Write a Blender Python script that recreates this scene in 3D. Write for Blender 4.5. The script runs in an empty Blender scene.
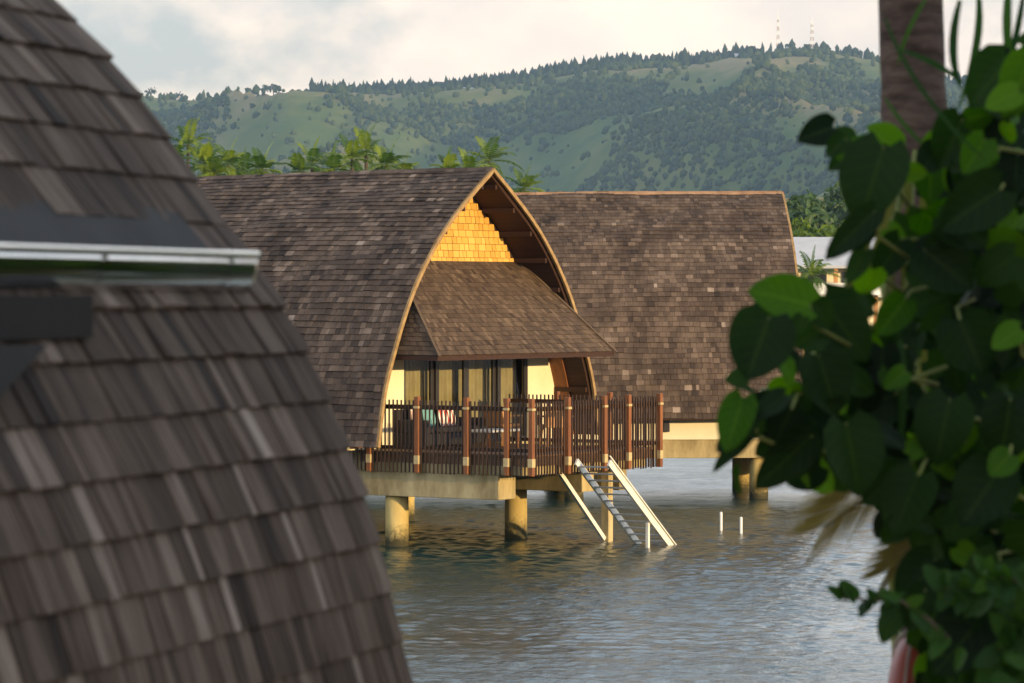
import bpy, math, random
import numpy as np
from mathutils import Vector, Matrix
random.seed(7); rng = np.random.default_rng(7)
S = bpy.context.scene
COL = S.collection
F, CX, HY, CH = 3600.0, 512.0, 294.0, 5.02      # focal length (px), centre, horizon row, camera height
def at(x, y, Y):                                # point of the place seen at a pixel, at a given distance
    return Vector(((x-CX)/F*Y, Y, CH-(y-HY)/F*Y))

# ------------------------------------------------------------------ materials
def mat(name, rough=.8, spec=.3):
    m = bpy.data.materials.new(name); m.use_nodes = True
    b = m.node_tree.nodes['Principled BSDF']
    b.inputs['Roughness'].default_value = rough
    b.inputs['Specular IOR Level'].default_value = spec
    return m, m.node_tree.nodes, m.node_tree.links, b
def ramp(N, stops):
    r = N.new('ShaderNodeValToRGB')
    e = r.color_ramp.elements
    while len(e) < len(stops): e.new(.5)
    for i, (p, c) in enumerate(stops):
        e[i].position = p; e[i].color = (*c, 1)
    return r
def noise(N, L, scale, detail=4, rough=.55, vec=None, stretch=None, dist=0):
    n = N.new('ShaderNodeTexNoise')
    n.inputs['Scale'].default_value = scale; n.inputs['Detail'].default_value = detail
    n.inputs['Roughness'].default_value = rough; n.inputs['Distortion'].default_value = dist
    tc = N.new('ShaderNodeTexCoord')
    src = tc.outputs[vec or 'Object']
    if stretch:
        mp = N.new('ShaderNodeMapping'); mp.inputs['Scale'].default_value = stretch
        L.new(src, mp.inputs['Vector']); src = mp.outputs['Vector']
    L.new(src, n.inputs['Vector'])
    return n
def bump(N, L, b, h, strength, dist):
    bp = N.new('ShaderNodeBump'); bp.inputs['Strength'].default_value = strength
    bp.inputs['Distance'].default_value = dist
    L.new(h, bp.inputs['Height']); L.new(bp.outputs['Normal'], b.inputs['Normal'])
def plain(name, c1, c2, scale=6, rough=.8, spec=.3, bmp=.3, stretch=None, metallic=0, bd=.01):
    m, N, L, b = mat(name, rough, spec)
    n = noise(N, L, scale, 6, .6, stretch=stretch)
    r = ramp(N, [(.3, c1), (.7, c2)])
    L.new(n.outputs['Fac'], r.inputs['Fac']); L.new(r.outputs['Color'], b.inputs['Base Color'])
    b.inputs['Metallic'].default_value = metallic
    if bmp: bump(N, L, b, n.outputs['Fac'], bmp, bd)
    return m
def shingle_mat(name, stops, grain, gscale, rough=.85, mottled=.5, spec=.25):
    """each shingle has its own tone (face attribute) plus grain streaks down its length and weather stains"""
    m, N, L, b = mat(name, rough, spec)
    at_ = N.new('ShaderNodeAttribute'); at_.attribute_name = 'tone'
    uv = N.new('ShaderNodeAttribute'); uv.attribute_name = 'grain'
    mp = N.new('ShaderNodeMapping'); mp.inputs['Scale'].default_value = (gscale, gscale*.06, 1)
    L.new(uv.outputs['Vector'], mp.inputs['Vector'])
    g = N.new('ShaderNodeTexNoise'); g.inputs['Scale'].default_value = 1; g.inputs['Detail'].default_value = 5
    L.new(mp.outputs['Vector'], g.inputs['Vector'])
    w = noise(N, L, 1.0, 5, .65, stretch=(1.3, 1.3, .45))
    def madd(a, k, c):
        x = N.new('ShaderNodeMath'); x.operation = 'MULTIPLY_ADD'
        L.new(a, x.inputs[0]); x.inputs[1].default_value = k
        if isinstance(c, float): x.inputs[2].default_value = c
        else: L.new(c, x.inputs[2])
        return x.outputs[0]
    v = madd(g.outputs['Fac'], grain, -.5*grain)
    v = madd(w.outputs['Fac'], mottled, v)
    off = N.new('ShaderNodeMath'); off.operation = 'ADD'
    L.new(v, off.inputs[0]); L.new(at_.outputs['Fac'], off.inputs[1])
    o2 = N.new('ShaderNodeMath'); o2.operation = 'SUBTRACT'; L.new(off.outputs[0], o2.inputs[0]); o2.inputs[1].default_value = .5*mottled
    r = ramp(N, stops); L.new(o2.outputs[0], r.inputs['Fac']); L.new(r.outputs['Color'], b.inputs['Base Color'])
    bump(N, L, b, g.outputs['Fac'], .6, .004)
    return m
M = {}
M['shingle'] = shingle_mat('weathered_shingle', [(0, (.024, .017, .015)), (.35, (.072, .05, .038)), (.68, (.15, .108, .082)), (1, (.3, .235, .19))], .5, 60, mottled=1.15)
M['shingle_near'] = shingle_mat('weathered_shingle_near', [(0, (.022, .017, .015)), (.35, (.075, .053, .04)), (.68, (.165, .124, .098)), (1, (.32, .262, .222))], 1.15, 80, spec=.15)
M['cedar'] = shingle_mat('new_cedar_shingle', [(0, (.42, .22, .035)), (.5, (.62, .33, .065)), (1, (.74, .44, .11))], .3, 40, .7, .3)
M['visor'] = shingle_mat('brown_cedar_shingle', [(0, (.035, .02, .012)), (.45, (.082, .054, .034)), (1, (.2, .138, .088))], .5, 50, .8, .5)
M['ridgecap'] = plain('sunlit_ridge_board', (.2, .11, .06), (.36, .22, .13), 3, .8, .2, .3)
M['timber'] = plain('dark_red_timber', (.13, .042, .012), (.24, .085, .024), 8, .6, .4, .3, (1, 1, .15))
M['baluster'] = plain('dark_brown_slats', (.035, .017, .009), (.07, .033, .015), 8, .55, .4, .2, (1, 1, .2))
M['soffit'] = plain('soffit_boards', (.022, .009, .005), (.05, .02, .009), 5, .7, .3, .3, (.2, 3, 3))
M['barge'] = plain('barge_board', (.2, .12, .05), (.38, .25, .11), 5, .7, .3, .4, (1, 1, 1))
M['cream'] = plain('cream_render', (.66, .58, .4), (.76, .69, .5), 1.2, .85, .2, .1)
M['fabric_dark'] = plain('charcoal_wicker', (.015, .015, .018), (.035, .033, .035), 60, .8, .2, .4)
M['teal'] = plain('teal_fabric', (.09, .26, .27), (.22, .4, .4), 30, .9, .1, .2)
M['rose'] = plain('rose_print_fabric', (.5, .25, .22), (.72, .66, .6), 22, .9, .1, .2)
M['teak'] = plain('orange_teak', (.34, .15, .05), (.5, .25, .09), 6, .55, .4, .3, (1, 1, .2))
M['tabletop'] = plain('pale_stone_top', (.35, .34, .32), (.5, .48, .45), 9, .5, .4, .1)
M['dark_frame'] = plain('bronze_aluminium', (.018, .015, .012), (.03, .024, .02), 9, .4, .5, 0)
M['curtain'] = plain('beige_curtain', (.34, .28, .15), (.45, .38, .22), 3, .9, .1, 0)
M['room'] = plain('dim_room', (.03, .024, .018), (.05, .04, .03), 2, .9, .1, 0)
M['deckboard'] = plain('deck_boards', (.09, .05, .028), (.17, .1, .055), 5, .7, .3, .3, (1, 6, 1))
M['shoe'] = plain('steel_shoe', (.38, .28, .13), (.52, .4, .2), 14, .5, .5, .1)
M['alu'] = plain('painted_steel', (.6, .57, .5), (.76, .73, .66), 9, .45, .5, .1)
M['steel'] = plain('stainless_steel', (.6, .59, .57), (.72, .71, .69), 5, .11, .5, .06, (1, 1, 8), 1.0, .002)
M['flash'] = plain('grey_lead_flashing', (.016, .015, .015), (.032, .03, .03), 4, .85, .4, .2)
M['black'] = plain('black_board_and_void', (.008, .007, .006), (.014, .012, .011), 7, .7, .2, .1)
M['tread'] = plain('worn_grey_tread', (.25, .24, .22), (.4, .38, .34), 9, .6, .4, .1)
M['white'] = plain('white_paint', (.72, .72, .7), (.82, .82, .8), 5, .6, .3, .1)
M['orange'] = plain('orange_buoy_plastic', (.2, .026, .006), (.28, .04, .012), 9, .45, .4, .1)
M['rope'] = plain('pale_rope', (.2, .18, .15), (.32, .29, .25), 60, .9, .1, .4)
M['metalroof'] = plain('grey_metal_roof', (.36, .36, .37), (.44, .44, .45), 1, .45, .4, .05)
M['redpaint'] = plain('red_mast_paint', (.34, .24, .2), (.42, .3, .26), 1, .6, .3, 0)
M['bark'] = plain('palm_bark', (.035, .022, .017), (.125, .086, .068), 9, .9, .2, 1, (1, 1, 3.2), 0, .02)
M['treebark'] = plain('tree_bark', (.05, .036, .026), (.12, .09, .065), 6, .9, .2, .6, (1, 1, .3), 0, .02)
M['stem'] = plain('green_stem', (.12, .15, .03), (.2, .22, .06), 12, .6, .3, .1)
M['ground'] = plain('sandy_garden_soil', (.2, .16, .11), (.33, .28, .2), 2, .95, .1, .4)
def striped():
    m, N, L, b = mat('striped_fabric', .9, .1)
    w = N.new('ShaderNodeTexWave'); w.inputs['Scale'].default_value = 3.6; w.bands_direction = 'Y'
    tc = N.new('ShaderNodeTexCoord'); L.new(tc.outputs['Object'], w.inputs['Vector'])
    r = ramp(N, [(.0, (.45, .05, .04)), (.45, (.5, .07, .05)), (.55, (.75, .72, .66)), (1, (.8, .76, .7))])
    L.new(w.outputs['Fac'], r.inputs['Fac']); L.new(r.outputs['Color'], b.inputs['Base Color']); return m
M['stripe'] = striped()
def concrete(name, lo, hi, algae):
    m, N, L, b = mat(name, .85, .25)
    n1 = noise(N, L, 1.6, 7, .65, stretch=(1, 1, .35)); n2 = noise(N, L, 14, 4, .6)
    r = ramp(N, [(.3, lo), (.7, hi)]); L.new(n1.outputs['Fac'], r.inputs['Fac'])
    out = r.outputs['Color']
    if algae:
        tc = N.new('ShaderNodeTexCoord'); sp = N.new('ShaderNodeSeparateXYZ'); L.new(tc.outputs['Object'], sp.inputs[0])
        a = N.new('ShaderNodeMath'); a.operation = 'MULTIPLY_ADD'; L.new(n2.outputs['Fac'], a.inputs[0]); a.inputs[1].default_value = .5
        L.new(sp.outputs['Z'], a.inputs[2])
        rr = ramp(N, [(.36, (1, 1, 1)), (.72, (0, 0, 0))]); L.new(a.outputs[0], rr.inputs['Fac'])
        mx = N.new('ShaderNodeMix'); mx.data_type = 'RGBA'
        L.new(rr.outputs['Color'], mx.inputs['Factor']); L.new(out, mx.inputs['A']); mx.inputs['B'].default_value = (.045, .04, .018, 1)
        out = mx.outputs['Result']
    L.new(out, b.inputs['Base Color']); bump(N, L, b, n2.outputs['Fac'], .3, .01)
    return m
M['concrete'] = concrete('stained_concrete', (.15, .11, .045), (.54, .44, .24), False)
M['pile'] = concrete('pile_concrete', (.3, .21, .06), (.6, .47, .2), True)
def glass():
    m = bpy.data.materials.new('window_glass'); m.use_nodes = True; N, L = m.node_tree.nodes, m.node_tree.links
    N.clear(); o = N.new('ShaderNodeOutputMaterial'); t = N.new('ShaderNodeBsdfTransparent'); g = N.new('ShaderNodeBsdfGlossy')
    t.inputs[0].default_value = (.72, .74, .7, 1); g.inputs['Roughness'].default_value = .03
    f = N.new('ShaderNodeFresnel'); f.inputs['IOR'].default_value = 1.28; x = N.new('ShaderNodeMixShader')
    L.new(f.outputs[0], x.inputs[0]); L.new(t.outputs[0], x.inputs[1]); L.new(g.outputs[0], x.inputs[2]); L.new(x.outputs[0], o.inputs[0]); return m
M['glass'] = glass()
def leaf_mat(name, c1, c2, trans, scale=3, rough=.45, tc_=None, spec=.35, veins=False):
    m, N, L, b = mat(name, rough, spec)
    a = N.new('ShaderNodeAttribute'); a.attribute_name = 'tone'
    n = noise(N, L, scale, 3, .5)
    ad = N.new('ShaderNodeMath'); ad.operation = 'MULTIPLY_ADD'; L.new(n.outputs['Fac'], ad.inputs[0]); ad.inputs[1].default_value = .4; L.new(a.outputs['Fac'], ad.inputs[2])
    sb = N.new('ShaderNodeMath'); sb.operation = 'SUBTRACT'; L.new(ad.outputs[0], sb.inputs[0]); sb.inputs[1].default_value = .2
    r = ramp(N, [(.1, c1), (.9, c2)]); L.new(sb.outputs[0], r.inputs['Fac']); L.new(r.outputs['Color'], b.inputs['Base Color'])
    col = r.outputs['Color']
    if veins:
        ga = N.new('ShaderNodeAttribute'); ga.attribute_name = 'grain'; sp = N.new('ShaderNodeSeparateXYZ'); L.new(ga.outputs['Vector'], sp.inputs[0])
        def mth(op, a_, b_):
            q = N.new('ShaderNodeMath'); q.operation = op
            for i_, z_ in enumerate((a_, b_)):
                if z_ is None: continue
                if isinstance(z_, (int, float)): q.inputs[i_].default_value = z_
                else: L.new(z_, q.inputs[i_])
            return q.outputs[0]
        ab = mth('ABSOLUTE', sp.outputs['X'], None)
        mid = mth('LESS_THAN', ab, .05)
        side = mth('GREATER_THAN', mth('SINE', mth('SUBTRACT', mth('MULTIPLY', sp.outputs['Y'], 38.0), mth('MULTIPLY', ab, 11.0)), None), .93)
        vn = mth('MULTIPLY', mth('MAXIMUM', mid, mth('MULTIPLY', side, .5)), .22)
        vm = N.new('ShaderNodeMix'); vm.data_type = 'RGBA'; L.new(vn, vm.inputs['Factor']); L.new(col, vm.inputs['A']); vm.inputs['B'].default_value = (c2[0]*2.2+.02, c2[1]*1.8+.02, c2[2]*1.6, 1); col = vm.outputs['Result']
        L.new(col, b.inputs['Base Color'])
    t = N.new('ShaderNodeBsdfTranslucent'); hs = N.new('ShaderNodeHueSaturation'); hs.inputs['Value'].default_value = 1.5; hs.inputs['Saturation'].default_value = 1.1
    L.new(col, hs.inputs['Color']); L.new(hs.outputs['Color'], t.inputs['Color'])
    x = N.new('ShaderNodeMixShader'); x.inputs[0].default_value = trans
    L.new(b.outputs[0], x.inputs[1]); L.new(t.outputs[0], x.inputs[2]); L.new(x.outputs[0], N['Material Output'].inputs[0]); return m
M['vine'] = leaf_mat('vine_leaf', (.003, .011, .003), (.02, .056, .007), .38, 5, .5, None, .12, True)
M['vine_pale'] = leaf_mat('backlit_vine_leaf', (.025, .08, .005), (.085, .19, .012), .5, 6, .5, None, .12, True)  # paler copy of the vine leaf: sunlight through it put into the colour
M['frond'] = leaf_mat('palm_frond', (.045, .095, .008), (.165, .22, .016), .35, .8)
M['dryfrond'] = leaf_mat('dry_frond', (.1, .09, .025), (.24, .19, .06), .4, 3)
M['blade'] = leaf_mat('yellowing_blade', (.05, .065, .01), (.13, .13, .025), .4, 3)
M['shrub'] = leaf_mat('shrub_leaf', (.012, .04, .008), (.035, .09, .012), .35, 6, .5, None, .15)
M['canopy'] = leaf_mat('broadleaf', (.025, .06, .014), (.07, .12, .025), .3, 2)
M['hilltree'] = leaf_mat('hill_woodland', (.016, .034, .016), (.07, .09, .026), .1, .01, .9, spec=.05)
M['pine'] = leaf_mat('ridge_pine', (.014, .026, .014), (.035, .05, .02), .1, .01, .9, spec=.05)

# ------------------------------------------------------------------ mesh helpers
class MB:
    def __init__(s): s.v, s.f, s.t, s.g = [], [], [], []
    def add(s, vs, fs, tone=.5, grain=None):
        o = len(s.v); s.v.extend([tuple(p) for p in vs]); s.f.extend([tuple(i+o for i in q) for q in fs]); s.t.extend([tone]*len(fs))
        s.g.extend(grain if grain else [(p[0], p[1], 0) for p in vs])
    def box(s, c, d, rot=None, tone=.5):
        hx, hy, hz = d[0]/2, d[1]/2, d[2]/2
        P = [Vector((x, y, z)) for x in (-hx, hx) for y in (-hy, hy) for z in (-hz, hz)]
        if rot is not None: P = [rot @ p for p in P]
        c = Vector(c)
        s.add([p+c for p in P], [(0, 1, 3, 2), (4, 6, 7, 5), (0, 4, 5, 1), (2, 3, 7, 6), (0, 2, 6, 4), (1, 5, 7, 3)], tone)
    def span(s, a, b, tone=.5):       # box from corner to corner
        s.box([(a[i]+b[i])/2 for i in range(3)], [abs(b[i]-a[i]) for i in range(3)], None, tone)
    def bar(s, p, q, w, h, up=(0, 0, 1)):   # rectangular bar from p to q
        p, q = Vector(p), Vector(q); d = q-p; L = d.length; d.normalize()
        x = d.cross(Vector(up)); x = x.normalized() if x.length > 1e-6 else Vector((1, 0, 0)); y = x.cross(d)
        R = Matrix((x, d, y)).transposed(); s.box((p+q)/2, (w, L, h), R)
    def tube(s, pts, r, n=8, cap=True):
        pts = [Vector(p) for p in pts]; r = r if hasattr(r, '__len__') else [r]*len(pts); o = len(s.v); vs = []; prev = None
        for i, p in enumerate(pts):
            d = (pts[min(i+1, len(pts)-1)]-pts[max(i-1, 0)]).normalized()
            a = prev if prev is not None else (Vector((0, 0, 1)) if abs(d.z) < .9 else Vector((1, 0, 0)))
            x = (a-d*a.dot(d)).normalized(); y = d.cross(x); prev = x
            vs += [p+(x*math.cos(2*math.pi*k/n)+y*math.sin(2*math.pi*k/n))*r[i] for k in range(n)]
        fs = [(i*n+k, i*n+(k+1) % n, (i+1)*n+(k+1) % n, (i+1)*n+k) for i in range(len(pts)-1) for k in range(n)]
        if cap: fs += [tuple(range(n-1, -1, -1)), tuple((len(pts)-1)*n+k for k in range(n))]
        s.add(vs, fs)
    def prism(s, poly, n, depth):     # planar polygon pushed along n
        n = Vector(n)*depth; k = len(poly); A = [Vector(p) for p in poly]
        s.add(A+[p+n for p in A], [tuple(range(k))[::-1], tuple(range(k, 2*k))]+[(i, (i+1) % k, (i+1) % k+k, i+k) for i in range(k)])
    def build(s, name, m, parent=None, smooth=False, bevel=0, attrs=True):
        me = bpy.data.meshes.new(name); me.from_pydata(s.v, [], s.f); me.update()
        if attrs:
            me.attributes.new('tone', 'FLOAT', 'FACE').data.foreach_set('value', s.t)
            me.attributes.new('grain', 'FLOAT_VECTOR', 'POINT').data.foreach_set('vector', np.array(s.g, 'f').ravel())
        me.materials.append(m)
        if smooth: me.polygons.foreach_set('use_smooth', [True]*len(me.polygons))
        o = bpy.data.objects.new(name, me); COL.objects.link(o)
        if parent is not None: o.parent = parent
        if bevel:
            b = o.modifiers.new('bevel', 'BEVEL'); b.width = bevel; b.segments = 2; b.limit_method = 'ANGLE'
        return o
def tag(o, label=None, cat=None, group=None, kind=None):
    for k, v in (('label', label), ('category', cat), ('group', group), ('kind', kind)):
        if v: o[k] = v
    return o
def empty(name, loc, rz=0, parent=None):
    o = bpy.data.objects.new(name, None); COL.objects.link(o); o.location = loc; o.rotation_euler = (0, 0, rz); o.empty_display_size = .2
    if parent is not None: o.parent = parent
    return o
def kids(o): return [c for c in bpy.data.objects if c.parent == o]
def copy_tree(o, parent=None):
    c = o.copy(); COL.objects.link(c)
    if parent is not None: c.parent = parent
    for ch in kids(o): copy_tree(ch, c)
    return c
def vnoise(x, y, seed=0):            # smooth value noise on arrays
    x, y = np.asarray(x, float), np.asarray(y, float); xi, yi = np.floor(x).astype(int), np.floor(y).astype(int); fx, fy = x-xi, y-yi
    fx = fx*fx*fx*(fx*(fx*6-15)+10); fy = fy*fy*fy*(fy*(fy*6-15)+10)
    def h(a, b):
        n = (a*374761393+b*668265263+seed*1442695041) & 0x7fffffff; n = ((n ^ (n >> 13))*1274126177) & 0x7fffffff
        return ((n ^ (n >> 16)) & 0xffff)/65535.0
    return (h(xi, yi)*(1-fx)+h(xi+1, yi)*fx)*(1-fy)+(h(xi, yi+1)*(1-fx)+h(xi+1, yi+1)*fx)*fy
def fbm(x, y, seed=0, o=5, gain=.5):
    a, s, t = 1., 0., 0.
    for i in range(o): s = s+a*vnoise(x*2**i, y*2**i, seed+i*17); t += a; a *= gain
    return s/t

# ------------------------------------------------------------------ curved shingled roofs
class Profile:
    """smooth curve through (offset, height) control points, sampled by arc length from the top"""
    def __init__(s, pts):
        P = [np.array(p, float) for p in pts]; P = [2*P[0]-P[1]]+P+[2*P[-1]-P[-2]]; out = []
        for i in range(1, len(P)-2):
            p0, p1, p2, p3 = P[i-1:i+3]
            for k in range(24):
                t = k/24; out.append(.5*((2*p1)+(-p0+p2)*t+(2*p0-5*p1+4*p2-p3)*t*t+(-p0+3*p1-3*p2+p3)*t**3))
        out.append(P[-2]); s.p = np.array(out); d = np.r_[0, np.cumsum(np.linalg.norm(np.diff(s.p, axis=0), axis=1))]; s.d, s.L = d, d[-1]
    def pos(s, a): return np.array([np.interp(a, s.d, s.p[:, 0]), np.interp(a, s.d, s.p[:, 1])])
    def nrm(s, a):
        t = s.pos(a+.02)-s.pos(a-.02); t /= np.linalg.norm(t); return np.array([-t[1], t[0]]) if -t[1] > 0 else np.array([t[1], -t[0]])
    def off_at(s, z): return np.interp(-z, -s.p[:, 1], s.p[:, 0])
def shingle_surface(mb, P, u0, u1, courses, place, th, wr, R, light=.06, wob=0.0, skip=None, spread=.17, jit=.006):
    """rows of separate wooden shingles; place(u, offset, height) -> point"""
    for ci in range(len(courses)-1):
        a_hi, a_lo = courses[ci], courses[ci+1]; up = max(a_hi-.6*(a_lo-a_hi), 0)
        u = u0-R.random()*.1; rowt = R.gauss(0, .03); rowh = R.uniform(.85, 1.2)
        while u < u1:
            w = R.uniform(*wr); e = min(u+w, u1)
            if u1-e < .05: e = u1
            b0 = max(u, u0)
            if e-b0 > .01:
                lo = a_lo+R.uniform(-jit, jit); h = th*rowh*R.uniform(.8, 1.25)
                tone = .36+rowt+R.gauss(0, spread)
                if R.random() < light: tone += R.uniform(.12, .42)
                c = (b0+e)/2
                if not (skip and skip(c, a_lo)):
                    n = P.nrm(lo); q = P.pos(lo); qh = P.pos(up); nh = P.nrm(up)
                    wz = wob*math.sin(c*.9+ci*.35)+wob*.6*math.sin(c*2.3+ci*.8)
                    def pt(uu, o, nn, hh): return place(uu, o[0]+nn[0]*hh, o[1]+nn[1]*hh+wz)
                    g = .003
                    vs = [pt(b0+g, q, n, h), pt(e-g, q, n, h*R.uniform(.9, 1.1)), pt(e-g, qh, nh, .004), pt(b0+g, qh, nh, .004), pt(b0+g, q, n, -.002), pt(e-g, q, n, -.002)]
                    rx = R.random()*50; gr = [(rx, 0, 0), (rx+e-b0, 0, 0), (rx+e-b0, a_lo-up, 0), (rx, a_lo-up, 0), (rx, 0, 0), (rx+e-b0, 0, 0)]
                    mb.add(vs, [(0, 1, 2, 3), (4, 5, 1, 0), (4, 0, 3), (5, 2, 1)], tone, gr)
            u = e
            if e >= u1: break

# ------------------------------------------------------------------ overwater bungalow
VC = 3.13                                                     # centre line of the gable
PR = Profile([(0, 7.6), (.75, 7.1), (1.62, 6.45), (2.37, 5.7), (3.0, 4.85), (3.55, 3.77), (3.85, 3.0), (4.05, 2.0)])
PI_ = Profile([(0, 7.48), (.68, 6.98), (1.53, 6.36), (2.27, 5.63), (2.89, 4.79), (3.43, 3.72), (3.73, 2.97), (3.93, 1.995)])
def make_bungalow(loc, rz, label, seed, pile_rows, rail0):
    R = random.Random(seed)
    B = empty('overwater_bungalow', loc, rz); tag(B, label, 'bungalow', 'thatch-shingled bungalows standing in the lagoon')
    T0, T1 = -12.0, .13
    sag = lambda t: -.06*((T1-t)/8)**2
    # roof: deck of boards with shingles over both flanks
    mb = MB(); nC = 52; cs = [i*PR.L/nC for i in range(nC+1)]
    for sgn in (-1, 1):
        shingle_surface(mb, PR, T0, T1+.03, cs, lambda t, o, z: (t, VC+sgn*o, z+sag(t)), .03, (.08, .2), R, .035, .012, spread=.115 if seed == 3 else .095)
    roof = mb.build('roof', M['shingle'], B)
    mb = MB(); n = 60
    aa = [i*PR.L/n for i in range(n+1)]; ai = [i*PI_.L/n for i in range(n+1)]
    for sgn in (-1, 1):
        vs, fs = [], []
        for i in range(n+1):
            o, q = PR.pos(aa[i]), PI_.pos(ai[i])
            for t in (T0, T1-.02): vs += [(t, VC+sgn*max(o[0]-.005, 0), o[1]-.006+sag(t)), (t, VC+sgn*q[0], q[1]+sag(t))]
        for i in range(n):
            k, j = i*4, i*4+4; fs += [(k, k+2, j+2, j), (k+1, j+1, j+3, k+3), (k+2, k+3, j+3, j+2), (k, j, j+1, k+1)]
        fs.append((n*4, n*4+2, n*4+3, n*4+1)); mb.add(vs, fs)
    for a in np.linspace(.35, PI_.L-.2, 9):                    # purlins under the overhang
        q, nn = PI_.pos(a), PI_.nrm(a)
        for sgn in (-1, 1): mb.bar((-.69, VC+sgn*(q[0]-nn[0]*.05), q[1]-nn[1]*.05), (T1-.04, VC+sgn*(q[0]-nn[0]*.05), q[1]-nn[1]*.05), .07, .1)
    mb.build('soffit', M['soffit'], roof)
    mb = MB(); m = 40                                           # barge boards that follow the arch
    for sgn in (-1, 1):
        vs, fs = [], []
        for i in range(m+1):
            a = i*PR.L/m; o, nn = PR.pos(a), PR.nrm(a)
            if i == 0: nn = np.array([0, 1.0])
            for t in (T1+.03, T1+.085):
                for h in (.015, -.065): vs.append((t, VC+sgn*max(o[0]+nn[0]*h, 0), o[1]+nn[1]*h))
        for i in range(m):
            k, j = i*4, i*4+4; fs += [(k, j, j+2, k+2), (k+1, k+3, j+3, j+1), (k+2, j+2, j+3, k+3), (k, k+1, j+1, j)]
        fs.append((m*4, m*4+2, m*4+3, m*4+1)); mb.add(vs, fs)
    mb.build('barge_board', M['barge'], B)
    mb = MB(); x = T0
    while x < T1:                                               # ridge capping, short overlapping boards
        w = min(R.uniform(.22, .34), T1+.05-x)
        for sgn in (-1, 1):
            o = PR.pos(.2); h = R.uniform(.0, .015); z = sag(x)
            mb.add([(x, VC, 7.63+h+z), (x+w, VC, 7.63+h+z), (x+w, VC+sgn*.1, 7.56+h+z), (x, VC+sgn*.1, 7.56+h+z), (x+w, VC, 7.61+z), (x+w, VC+sgn*.1, 7.54+z), (x, VC+sgn*.1, 7.53+z)],
                   [(0, 1, 2, 3), (1, 4, 5, 2), (3, 2, 5, 6)], .45+R.gauss(0, .15))
        x += w-.01
    mb.build('ridge_cap', M['shingle' if seed == 3 else 'ridgecap'], roof)
    # gable wall behind the overhang
    W = -.72
    mb = MB(); P2 = [PI_.pos(a) for a in np.linspace(0, PI_.L, 40)]
    up = [p for p in P2 if p[1] > 5.5]; e = PI_.off_at(5.5)
    mb.prism([(W-.02, VC-p[0], p[1]-.01) for p in up]+[(W-.02, VC-e, 5.5), (W-.02, VC+e, 5.5)]+[(W-.02, VC+p[0], p[1]-.01) for p in up[::-1]][:-1], (-1, 0, 0), .1)
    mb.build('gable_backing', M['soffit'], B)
    mb = MB(); z = 5.5; row = 0
    while z < 7.2:
        hw = PI_.off_at(z+.13)-.04; y = VC-hw+R.random()*.05
        while y < VC+hw-.06:
            w = min(R.uniform(.13, .27), VC+hw-y); h = R.uniform(.026, .034); g = .007
            mb.add([(W+h, y+g, z), (W+h, y+w-g, z), (W+.012, y+w-g, z+.134), (W+.012, y+g, z+.134), (W-.005, y+g, z), (W-.005, y+w-g, z)], [(0, 1, 2, 3), (4, 5, 1, 0), (4, 0, 3), (5, 2, 1)], .5+R.gauss(0, .16),
                   [(y*7, 0, 0), (y*7+w, 0, 0), (y*7+w, .2, 0), (y*7, .2, 0), (y*7, 0, 0), (y*7+w, 0, 0)])
            y += w
        z += .142
    mb.build('gable_shingles', M['cedar'], B)
    D0, D1, DT = 1.24, 5.77, 3.98
    low = [p for p in [PI_.pos(a) for a in np.linspace(0, PI_.L, 60)] if p[1] < 5.46]
    mb = MB()
    lf = [(W, VC-p[0]+.005, p[1]) for p in low if p[1] < DT]; rt = [(W, VC+p[0]-.005, p[1]) for p in low if p[1] < DT]
    mb.prism([(W, D0, DT)]+[(W, VC-PI_.off_at(DT)+.005, DT)]+lf+[(W, VC-3.92, 1.91), (W, D0, 1.91)], (-1, 0, 0), .15)
    mb.prism(([(W, D1, DT)]+[(W, VC+PI_.off_at(DT)-.005, DT)]+rt+[(W, VC+3.92, 1.91), (W, D1, 1.91)])[::-1], (-1, 0, 0), .15)
    hd = [p for p in low if p[1] > DT]
    mb.prism([(W+.001, VC-p[0]+.005, p[1]) for p in hd]+[(W+.001, VC-PI_.off_at(DT), DT+.002), (W+.001, VC+PI_.off_at(DT), DT+.002)]+[(W+.001, VC+p[0]-.005, p[1]) for p in hd[::-1]], (-1, 0, 0), .15)
    mb.build('front_wall', M['cream'], B)
    for sgn in (-1, 1):                                         # trim board where the front wall meets the overhang
        q = [PI_.pos(a) for a in np.linspace(0, PI_.L, 50)]; q = [p for p in q if p[1] < 3.95]
        mb = MB(); mb.prism([(W+.003, VC+sgn*(p[0]-.012), p[1]) for p in q]+[(W+.003, VC+sgn*(p[0]-.05), p[1]) for p in q[::-1]], (1, 0, 0), .34); mb.build('trim_board', M['timber'], B)
    mb = MB()                                                   # long side walls, end wall and floor under the roof
    mb.span((T0+.3, -.35, 1.47), (W-.16, -.2, 2.75)); mb.build('side_wall', M['cream'], B); mb = MB(); mb.span((T0+.3, 2*VC+.2, 1.47), (W-.16, 2*VC+.35, 2.75))
    mb.build('side_wall', M['cream'], B)
    mb = MB(); mb.prism([(T0+.3, VC-p[0]+.01, p[1]) for p in P2]+[(T0+.3, VC+p[0]-.01, p[1]) for p in P2[::-1]][:-1], (-1, 0, 0), .12); mb.build('end_wall', M['cream'], B)
    mb = MB(); mb.span((T0+.3, -.19, 1.52), (W-.02, 2*VC+.19, 1.88)); mb.build('floor', M['concrete'], B)
    mb = MB(); mb.span((T0+.32, -.62, 1.96), (-.5, -.42, 2.12)); mb.build('eave_board', M['timber'], B)
    # sliding doors with curtains
    npan = 4; pw = (D1-D0)/npan
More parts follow.
